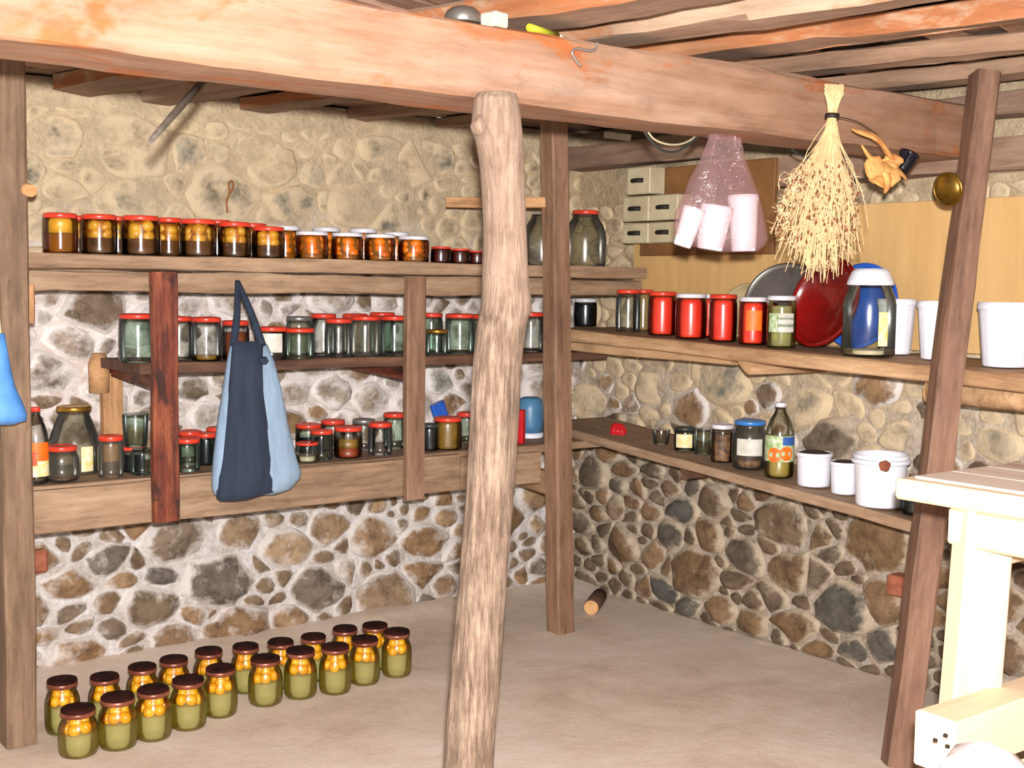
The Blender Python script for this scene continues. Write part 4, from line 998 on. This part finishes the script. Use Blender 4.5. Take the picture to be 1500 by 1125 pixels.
# brown dead leaves over the bucket's rim
def crumple(name, c, rx, rz, mat, label, cat, n, seed, thick=0.004, nrm=None, group=None):
    """a curled dry leaf or scrap of sheet, n side points, with thickness"""
    ax = (CAM - Vector(c)).normalized() if nrm is None else Vector(nrm).normalized(); sx = Vector((0, 0, 1)).cross(ax).normalized(); sz = ax.cross(sx)
    R = random.Random(seed); vs, fs = [], []; rings = 4
    for side in (1, -1):
        vs.append(Vector(ax) * (0.012 + side * thick / 2))
        for k in range(1, rings + 1):
            for i in range(n):
                a = 2 * math.pi * i / n; e = 1 + 0.35 * noise.noise(Vector((math.cos(a) * 1.7, math.sin(a) * 1.7, seed)))
                f = k / rings; q = sx * math.cos(a) * rx * f * e + sz * math.sin(a) * rz * f * e
                vs.append(q + ax * (side * thick / 2 - 0.35 * rx * f * f + rx * 0.5 * noise.noise(Vector((q.x * 30, q.z * 30, seed)))))
    m = 1 + rings * n
    for s in range(2):
        o = s * m
        for i in range(n):
            j = (i + 1) % n; t = [(o, o + 1 + i, o + 1 + j)]
            for k in range(rings - 1): t.append((o + 1 + k * n + i, o + 1 + (k + 1) * n + i, o + 1 + (k + 1) * n + j, o + 1 + k * n + j))
            fs += t if s == 0 else [tuple(reversed(x)) for x in t]
    for i in range(n):
        j = (i + 1) % n; a = 1 + (rings - 1) * n; fs.append((a + i, m + a + i, m + a + j, a + j))
    bm = bmesh.new(); bv = [bm.verts.new(v) for v in vs]
    for f in fs: bm.faces.new([bv[i] for i in f])
    o = link(name, from_bm(name, bm, True), mat, loc=c)
    if label: tag(o, label, cat, group)
    return o
crumple('dry_leaf', at_x(1296, 682, 3.225), 0.018, 0.016, M['rag'], 'small dead brown leaf clinging to the white bucket', 'leaf', 14, 3)
crumple('red_cap', at_x(905, 632, 3.36), 0.035, 0.032, M['redplastic'], 'crumpled red plastic scrap at the corner end of the lower shelf', 'plastic', 16, 5, 0.012)
for px, w, lab in ((1340, 40, 'dark jar in the shade under the table corner, beside the white bucket'), (1385, 40, 'dark jar in the shade behind the leaning post under the table')):
    p = on_lower(px, 3.34, 765); q = at_x(px, 725, 3.34); place_jar(p, 'straight', w / 2 * mpp(p), max(0.09, q.z - p.z), 'blacklid', [('preserve', 'black', 0.03, 0.85)], lab, None, 'glass_g', 'preserve_jar')

# -------- corner of the lowest back shelf: blue tub, red box, blue sachet
p = at_y(776, 640, 4.0); k = mpp(p)
t = thing('plastic_tub', 'dull blue plastic tub with white base on the lowest shelf by the corner post', 'tub', (p.x, 4.0, Z3 + 0.0015))
tr = 20 * k; hh = at_y(776, 582, 4.0).z - Z3
for nm, pr, mt in (('tub_body', [(tr * 0.9, hh * 0.12), (tr, hh * 0.3), (tr, hh * 0.75), (tr * 0.85, hh * 0.95), (tr * 0.5, hh), (1e-7, hh)], M['bluedull']), ('tub_base', [(tr * 0.98, 0), (tr, 0.004), (tr, hh * 0.12), (tr * 0.9, hh * 0.125), (1e-7, hh * 0.125)], M['whitepl'])):
    o = bpy.data.objects.new(nm, lathe(nm, pr, 28)); C.objects.link(o); o.data.materials.append(mt); o.parent = t; o.matrix_basis = Matrix()
p = at_y(760, 640, 3.86); z1 = at_y(760, 600, 3.86).z
tag(block('carton', (p.x - 0.018, 3.84, Z3 + 0.0015), (p.x + 0.014, 3.90, z1), M['redplastic'], bev=0.003, rot=0.5), 'narrow red carton peeping out from behind the log post', 'carton')
c = at_y(647, 601, 4.22)
s_ = board('sachet', at_y(640, 590, 4.22), at_y(655, 640, 4.22), 0.062, 0.03, M['bluecap'], upv=(0, -1, 0), seg=6, wob=0.006, bev=0.01)
tag(s_, 'tilted blue packet propped behind the olive relish jar', 'packet')

# ================================================================== HANGING THINGS
# cloth bag on the top rail
def px_rows(rows, Y): return [(at_y(l, y, Y), at_y(r, y, Y)) for y, l, r in rows]
def cloth_bag():
    Y = 3.66; base = at_y(370, 560, Y)
    root = thing('cloth_bag', 'navy and light blue denim shoulder bag hanging from the shelf rail', 'bag', base)
    side = px_rows([(504, 338, 392), (530, 333, 402), (570, 328, 410), (620, 320, 420), (670, 314, 432), (690, 312, 439), (700, 311, 438), (715, 311, 425), (724, 313, 405)], Y)
    link('denim_side', loft('denim_side', side, base, [0.012, 0.03, 0.04, 0.05, 0.055, 0.055, 0.05, 0.045, 0.02], (0, -1, 0), 28, None, 0.012, 16), M['denim'], root, loc=base)
    frontp = px_rows([(500, 341, 386), (530, 338, 384), (580, 334, 386), (630, 328, 394), (670, 323, 401), (700, 318, 401), (720, 317, 398), (731, 318, 362), (734, 322, 345)], Y - 0.016)
    link('navy_panel', loft('navy_panel', frontp, base, [0.012, 0.028, 0.038, 0.046, 0.05, 0.05, 0.045, 0.03, 0.01], (0, -1, 0), 20, None, 0.006, 16), M['navy'], root, loc=base)
    top = at_y(348, 413, Y + 0.10)
    for a, b in ((342, 505), (384, 506)):
        e = at_y(a, b, Y - 0.02); mid = top.lerp(e, 0.5) + Vector((0, -0.012, 0))
        link('strap', tube('strap', smooth_pts([top, mid, e], 6), [0.011 + 0.006 * i / 12 for i in range(13)], 8, True, 0.0, 1, 0.8), M['navy'], root)
    link('tie_knot', ball('tie_knot', 0.016, 2, 0.8, 0.3), M['navy'], root, loc=at_y(386, 528, Y - 0.05))
cloth_bag()
# blue bag on the left post
def blue_bag():
    Y = 3.56; base = at_y(0, 560, Y)
    root = thing('blue_bag', 'bright blue plastic bag hanging on the left post at the picture edge', 'bag', base)
    rows = px_rows([(488, -12, 6), (510, -26, 9), (540, -44, 14), (565, -58, 20), (590, -66, 32), (605, -70, 38), (615, -70, 38), (622, -60, 20)], Y)
    link('bag_body', loft('bag_body', rows, base, [0.01, 0.03, 0.045, 0.055, 0.06, 0.06, 0.05, 0.02], (0, -1, 0), 24, None, 0.008, 12), M['bluebag'], root, loc=base)
    a, b = at_y(-3, 492, Y), at_y(-8, 440, Y + 0.07)
    link('bag_handle', tube('bag_handle', [a, a.lerp(b, 0.5), b], 0.010, 8), M['lab_yellow'], root)
blue_bag()
# clear pink bag of white cups, hung under the beam
def clear_bag():
    Y = 2.43; base = at_y(1055, 300, Y)
    root = thing('carrier_bag', 'translucent pink carrier bag of white cups hanging under the beam', 'bag', base)
    rows = px_rows([(186, 1044, 1084), (205, 1040, 1085), (232, 1029, 1088), (260, 1018, 1095), (285, 1007, 1104), (310, 997, 1110), (335, 993, 1113), (350, 997, 1114), (360, 1020, 1112), (369, 1055, 1104)], Y)
    link('bag_film', loft('bag_film', rows, base, [0.012, 0.016, 0.03, 0.05, 0.06, 0.07, 0.072, 0.07, 0.055, 0.03], (0, -1, 0), 40, None, 0.014, 22), M['pinkfilm'], root, loc=base)
    for a, b in ((1044, 222), (1078, 218)):
        e = at_y(a, b, Y - 0.012); tp = at_y(a + 8 if a < 1060 else a - 6, 180, Y)
        link('bag_handle', tube('bag_handle', [e, e.lerp(tp, 0.5) + Vector((0.004, 0, 0)), tp], [0.012, 0.008, 0.006], 8, True, 0.002, 40, 0.4), M['pinkfilm'], root)
    for px, py, w, h, tilt, lab in ((1008, 333, 33, 58, 0.30, 'white cup lying leftmost inside the clear hanging bag'), (1045, 334, 48, 64, 0.16, 'white cup in the middle of the clear hanging bag'), (1089, 327, 45, 82, -0.04, 'white cup standing on the other side inside the clear hanging bag')):
        c = at_y(px, py, Y); k = mpp(c); r = w / 2 * k; hh = h * k
        t = thing('plastic_cup', lab, 'cup', c, 0, 'white cups inside the hanging bag')
        me = lathe('cup_wall', [(r * 0.74, -hh / 2), (r * 0.80, -hh / 2 + 0.004), (r * 0.96, hh * 0.36), (r * 1.02, hh * 0.40), (r * 1.02, hh / 2), (r * 0.92, hh / 2), (r * 0.72, -hh / 2 + 0.01), (1e-7, -hh / 2 + 0.01)], 26)
        ax = fwd; o = link('cup_wall', me, M['whitepl'], t, mx=Matrix.Translation(c) @ Matrix.Rotation(tilt, 4, ax))
clear_bag()
# dried plant bundle on the beam
def herb():
    Y = 2.20; top = at_y(1222, 127, Y); tie = at_y(1219, 170, Y); base = tie
    root = thing('dried_plant_bundle', 'upside-down bundle of dried straw stems with seed pods on the beam', 'plant', base)
    R = random.Random(21); V, Fc = [], []; PV, PF = [], []
    def add_tube(pts, r, seg=3):
        ref = None; n = len(pts); b0 = len(V)
        for k, p in enumerate(pts):
            t = (pts[min(k + 1, n - 1)] - pts[max(k - 1, 0)]).normalized()
            if ref is None: ref = t.orthogonal().normalized()
            ref = (ref - t * ref.dot(t)).normalized(); bi = t.cross(ref)
            for i in range(seg): a = 2 * math.pi * i / seg; V.append(p + (ref * math.cos(a) + bi * math.sin(a)) * r * (1 - 0.5 * k / n) - base)
        for k in range(n - 1):
            for i in range(seg): j = (i + 1) % seg; Fc.append((b0 + k * seg + i, b0 + k * seg + j, b0 + (k + 1) * seg + j, b0 + (k + 1) * seg + i))
    def add_pod(p, r):
        b0 = len(PV); o = [Vector((1, 0, 0)), Vector((-1, 0, 0)), Vector((0, 1, 0)), Vector((0, -1, 0)), Vector((0, 0, 1.5)), Vector((0, 0, -1.5))]
        PV.extend([p + q * r - base for q in o])
        PF.extend([tuple(b0 + i for i in f) for f in ((0, 2, 4), (2, 1, 4), (1, 3, 4), (3, 0, 4), (2, 0, 5), (1, 2, 5), (3, 1, 5), (0, 3, 5))])
    for s in range(330):
        g = R.gauss(0, 0.36); g = max(-1.0, min(1.0, g)); lng = R.uniform(0.5, 1.0)
        ex = 1202 + g * 74; ey = 172 + (420 - 172) * lng * (1 - 0.10 * abs(g)); dep = R.uniform(-0.05, 0.035)
        if g < 0: ey = min(ey, 400 - 40 * abs(g)) if R.random() < 0.6 else ey
        e = at_y(ex, ey, Y + dep); j = Vector((R.uniform(-1, 1), R.uniform(-1, 1), 0)) * 0.008
        m1 = tie.lerp(e, 0.30); m1 = m1 + Vector((tie.x - m1.x, tie.y - m1.y, 0)) * 0.30; m2 = tie.lerp(e, 0.66)
        st = at_y(1222 + R.uniform(-14, 14), R.uniform(123, 140), Y + R.uniform(-0.02, 0.02))
        pts = smooth_pts([st, tie + j, m1 + j, m2 + j * 2, e], 3); add_tube(pts, R.uniform(0.0014, 0.0024))
        for q in range(R.randint(2, 5)):                                # forked side twigs tipped with pods
            f = R.uniform(0.66, 1.0); a = pts[int(f * (len(pts) - 1))]
            d = Vector((R.uniform(-1, 1), R.uniform(-0.6, 0.6), R.uniform(-0.9, 0.5))) * R.uniform(0.018, 0.045)
            b = a + d; add_tube([a, a.lerp(b, 0.5) + Vector((0, 0, R.uniform(-0.008, 0.006))), b], 0.0009)
            if R.random() < 0.6: add_pod(b, R.uniform(0.0026, 0.0052))
    for s in range(26):                                                   # stray sprigs out to one side
        a = at_y(R.uniform(1175, 1200), R.uniform(220, 290), Y); e = at_y(R.uniform(1135, 1165), R.uniform(262, 345), Y + R.uniform(-0.03, 0.03))
        pts = smooth_pts([tie, a, e + Vector((0.02, 0, 0.03)), e, e + Vector((R.uniform(-0.02, 0.02), 0, -0.02))], 3); add_tube(pts, 0.0011)
        for q in range(5):
            x = pts[R.randint(6, len(pts) - 1)]; b = x + Vector((R.uniform(-1, 1), R.uniform(-1, 1), R.uniform(-1, 1))) * 0.02; add_tube([x, b], 0.0009); add_pod(b, R.uniform(0.002, 0.004))
    link('stems', mesh('stems', V, Fc, False), M['straw'], root, loc=base, kind='stuff')
    link('seed_pods', mesh('seed_pods', PV, PF, False), M['pod'], root, loc=base, kind='stuff')
    ax = (top - tie).normalized(); 
    link('tie_band', tube('tie_band', [tie - ax * 0.006, tie, tie + ax * 0.006], 0.019, 14), M['dark'], root)
    link('string', tube('string', smooth_pts([tie, at_y(1255, 178, 2.21), at_y(1285, 197, 2.22)], 5), 0.0014, 5), M['dark'], root)
herb()
# dry husks and the black plastic piece beside it
def husks():
    Y = 2.19; base = at_y(1285, 230, Y)
    root = thing('dried_husks', 'curled tan dry husks hanging by a string beside the straw bundle', 'husk', base)
    def strip(name, pts, ws, seed):
        P = smooth_pts([at_y(x, y, Y + d) for x, y, d in pts], 4); W = []
        for i in range(len(P)):
            t = i / (len(P) - 1) * (len(ws) - 1); a = int(min(t, len(ws) - 2)); W.append(ws[a] + (ws[a + 1] - ws[a]) * (t - a))
        return link(name, tube(name, P, W, 10, True, 0.004, 40, 0.35), M['leaf'], root)
    k = mpp(base)
    strip('husk', [(1248, 189, 0), (1262, 194, -0.01), (1278, 199, -0.02), (1290, 208, -0.01), (1302, 226, 0.0), (1318, 236, -0.01)], [3 * k, 7 * k, 10 * k, 12 * k, 13 * k, 8 * k], 1)
    strip('husk', [(1262, 212, 0.02), (1275, 232, 0.01), (1292, 250, 0), (1300, 266, -0.01), (1296, 282, 0)], [4 * k, 12 * k, 22 * k, 20 * k, 6 * k], 2)
    strip('husk', [(1278, 238, 0.0), (1300, 246, -0.02), (1318, 252, -0.02), (1326, 262, 0)], [6 * k, 12 * k, 10 * k, 4 * k], 3)
    strip('husk', [(1276, 262, 0.01), (1288, 268, 0), (1300, 275, 0.0)], [4 * k, 8 * k, 4 * k], 4)
    for u, v, rx, rz, sd in ((1296, 256, 22, 20, 31), (1280, 246, 14, 18, 37), (1306, 238, 16, 12, 41)):
        c = at_y(u, v, Y - 0.012); lf = crumple('husk', c, rx * k, rz * k, M['leaf'], None, None, 18, sd, 0.003); lf.parent = root; lf.matrix_basis = Matrix.Translation(c - base)
    c = at_y(1327, 236, Y + 0.02); ax = (right * 0.45 + up * 0.9).normalized()
    b = thing('black_pot', 'small shiny black plastic pot caught among the dry husks', 'pot', c)
    q = Vector((0, 0, 1)).rotation_difference(ax).to_matrix().to_4x4(); r = 15 * k
    link('pot_wall', lathe('pot_wall', [(r * 0.72, -r * 1.1), (r * 0.78, -r * 1.0), (r * 0.95, r * 0.6), (r * 1.05, r * 0.65), (r * 1.05, r * 0.9), (r * 0.9, r * 0.9), (r * 0.68, -r), (1e-7, -r)], 22), M['blackpl'], b, mx=Matrix.Translation(c) @ q)
husks()
# brass lid on the leaning post
c = at_x(1386, 278, 3.13); k = mpp(c)
disc_thing('brass_lid', 'tarnished round brass lid hanging at the leaning post', 'lid', c, (-0.35, -0.92, 0.1), 25 * k, 0.012, M['brass'])
# wire hook on the beam
hk = [(875, 62), (872, 72), (862, 74), (846, 71), (838, 76), (842, 86), (851, 97)]
P = smooth_pts([at_y(x, y, 2.285) for x, y in hk], 5)
tag(link('wire_hook', tube('wire_hook', P, 0.0032, 8), M['wire']), 'bent grey wire hook fixed on the face of the beam', 'hook')
# iron rod hanging under the beam
a, b = at_y(298, 118, 2.62), at_y(221, 206, 2.40)
tag(link('iron_rod', tube('iron_rod', [a, a.lerp(b, 0.6), b], [0.009, 0.0075, 0.006], 10), M['iron']), 'thin grey iron rod sticking out slantwise from beneath the beam', 'rod')
# cables slung behind the beam
def cable(pts, Y, r, mat, label):
    P = smooth_pts([at_y(x, y, Y) for x, y in pts], 8); tag(link('cable', tube('cable', P, r, 6), mat), label, 'cable')
cable([(925, 165), (942, 190), (955, 208), (975, 222), (1000, 218), (1035, 188)], 2.519, 0.0035, M['cable_d'], 'dark cable sagging behind the beam, lower of two')
cable([(928, 160), (946, 188), (960, 205), (985, 212), (1010, 206), (1040, 182)], 2.528, 0.003, M['cable_w'], 'pale cable sagging behind the beam, upper of two')
cable([(1145, 196), (1155, 212), (1170, 226), (1200, 235)], 2.519, 0.0035, M['cable_d'], 'dark cable end dangling left of the straw bundle')
# odds and ends on top of the beam
p = at_y(678, 27, 2.352); p.z = 1.926; k = mpp(p)
b_ = thing('metal_bowl', 'shallow shiny metal bowl upside down on top of the beam', 'bowl', p)
o = link('bowl_shell', lathe('bowl_shell', [(26 * k, 0), (27 * k, 0.003), (27 * k, 0.018), (24 * k, 0.026), (17 * k, 0.034), (8 * k, 0.038), (1e-7, 0.039)], 28), M['steel'], b_, loc=p)
p = at_y(726, 30, 2.35)
tag(block('paper_packet', (p.x - 0.022, 2.33, 1.928), (p.x + 0.022, 2.38, 1.962), M['paper'], bev=0.004, rot=0.2), 'small pale packet on the beam beside the metal bowl', 'packet')
a, b = at_y(775, 42, 2.335), at_y(816, 33, 2.37); a.z = b.z = 1.938
gt = thing('plastic_tube', 'yellow-green plastic tube lying on top of the beam', 'tube', a)
link('tube_body', tube('tube_body', [a, b], 0.009, 12), M['tube_green'], gt); d = (b - a).normalized()
link('nozzle', tube('nozzle', [b, b + d * 0.02, b + d * 0.045], [0.007, 0.004, 0.003], 10), M['paper'], gt)
# small pegs and bricks
c = at_y(40, 278, 3.70); tag(link('wooden_peg', tube('wooden_peg', [c + Vector((-0.03, 0.04, 0)), c, c + Vector((0.006, -0.02, -0.004))], [0.018, 0.020, 0.017], 10), M['cut']), 'pale round peg on the left post above the top shelf', 'peg')
p = at_y(40, 448, 3.82); tag(board('wooden_cleat', (p.x, 3.82, p.z - 0.05), (p.x, 3.82, p.z + 0.06), 0.03, 0.04, M['tan'], upv=(0, -1, 0)), 'short orange cleat nailed to the left post under the top shelf', 'cleat')
p = at_x(1334, 856, XR); 
rb = block('brick', (XR - 0.07, p.y - 0.05, p.z - 0.035), (XR + 0.05, p.y + 0.05, p.z + 0.035), M['redbrick'], bpy.data.objects['wall_right'], bev=0.006); rb['label'] = 'reddish brick jutting from the rubble'
p = at_y(42, 820, YB); rb = block('brick', (p.x - 0.05, YB - 0.06, p.z - 0.04), (p.x + 0.05, YB + 0.05, p.z + 0.04), M['redbrick'], bpy.data.objects['wall_back'], bev=0.01); rb['label'] = 'reddish brick bedded among the stones'
P = smooth_pts([at_y(x, y, YB - 0.03) for x, y in ((333, 312), (332, 296), (336, 282), (335, 268), (341, 266), (341, 276), (336, 284))], 4)
tag(link('rusty_wire', tube('rusty_wire', P, 0.0035, 6), M['rust']), 'thin rusty wire loop on the clay wall above the top shelf', 'wire')
# white sign-like tag under the joists
tag(board('wall_timber', (3.585, 4.30, 1.90), (3.585, 3.42, 1.90), 0.09, 0.10, M['joist'], wob=0.008), 'short brown timber under the ceiling in the corner, right of the corner post', 'timber')
tag(board('paper_tag', at_x(885, 197, 3.533), at_x(924, 202, 3.533), 0.028, 0.004, M['paper'], upv=(-1, 0, 0), seg=3, wob=0.0005, bev=0.001), 'small white paper strip pinned up near the corner', 'paper')
# little log on the floor by the corner post
p = at_z(866, 890, 0.03); ax = Vector((0.75, 0.62, 0.0)).normalized()
lg = thing('firewood_log', 'short sawn log end lying on the floor beside the corner post', 'log', (p.x, p.y, 0.0))
link('log_bark', tube('log_bark', [p, p + ax * 0.12, p + ax * 0.22], [0.032, 0.033, 0.031], 14, True, 0.003, 20), M['shelf_d'], lg)
link('sawn_end', tube('sawn_end', [p - ax * 0.003, p + ax * 0.004], 0.030, 14), M['cut'], lg)

# ================================================================== WORK TABLE
def table():
    corner = at_z(1310, 700, 0.945); cx, cy = corner.x, corner.y; ztop = 0.945
    root = thing('work_table', 'pale pine work table with worn whitish top near the leaning post', 'table', (cx + 0.4, cy - 0.4, 0))
    o = block('table_top', (cx, cy - 1.15, ztop - 0.045), (cx + 1.0, cy, ztop), M['pine'], root, 0.006)
    n_ = 7; w = (1.0 - 0.05) / n_
    for i in range(n_):
        block('top_board', (cx + 0.03 + i * w, cy - 1.12, ztop + 0.0005), (cx + 0.03 + (i + 1) * w - 0.003, cy - 0.03, ztop + 0.006), M['tabletop'], o, 0.002)
    lx = cx + 0.055
    p = at_x(1440, 900, lx + 0.02)
    # upper rails
    board('apron', (cx + 0.03, p.y + 0.05, ztop - 0.085), (cx + 0.03, cy - 1.1, ztop - 0.085), 0.03, 0.075, M['pine'], root)
    board('apron', (lx, p.y, ztop - 0.12), (cx + 0.95, p.y, ztop - 0.12), 0.035, 0.10, M['pine'], root)
    # legs: two wide near boards and two behind
    for dx, dy in ((0, 0), (0.80, 0), (0, -0.9), (0.80, -0.9)):
        board('leg', (lx + dx - 0.10 * (1 if dx == 0 else -1) * 0.5, p.y + dy, 0.0), (lx + dx + 0.012, p.y + dy, ztop - 0.05), 0.11, 0.06, M['pine'], root, upv=(-0.45, -0.89, 0), wob=0.003)
    e = at_y(1362, 1045, p.y - 0.06)
    board('lower_rail', (e.x, p.y - 0.075, e.z - 0.055), (e.x + 1.25, p.y - 0.075, e.z - 0.055), 0.09, 0.11, M['pine'], root, wob=0.003)
    f = root['label']
    for u, v in ((1387, 1078), (1372, 1085), (1390, 1094)):
        c = at_y(u, v, p.y - 0.121); link('nail', tube('nail', [c, c + Vector((0, 0.006, 0))], 0.004, 8), M['dark'], root)
    block('lower_shelf', (e.x + 0.12, p.y - 0.85, e.z - 0.14), (e.x + 1.0, p.y - 0.13, e.z - 0.115), M['pine'], root, 0.003)
    # white sack on the lower shelf
    c = at_y(1440, 1120, p.y - 0.28)
    sk = ball('white_sack', 0.085, 3, 0.9, 0.22, 4)
    tag(link('white_sack', sk, M['whitepl'], loc=(c.x, p.y - 0.28, e.z - 0.115 + 0.072)), 'bulging white plastic sack on the lower shelf of the table', 'sack')
table()
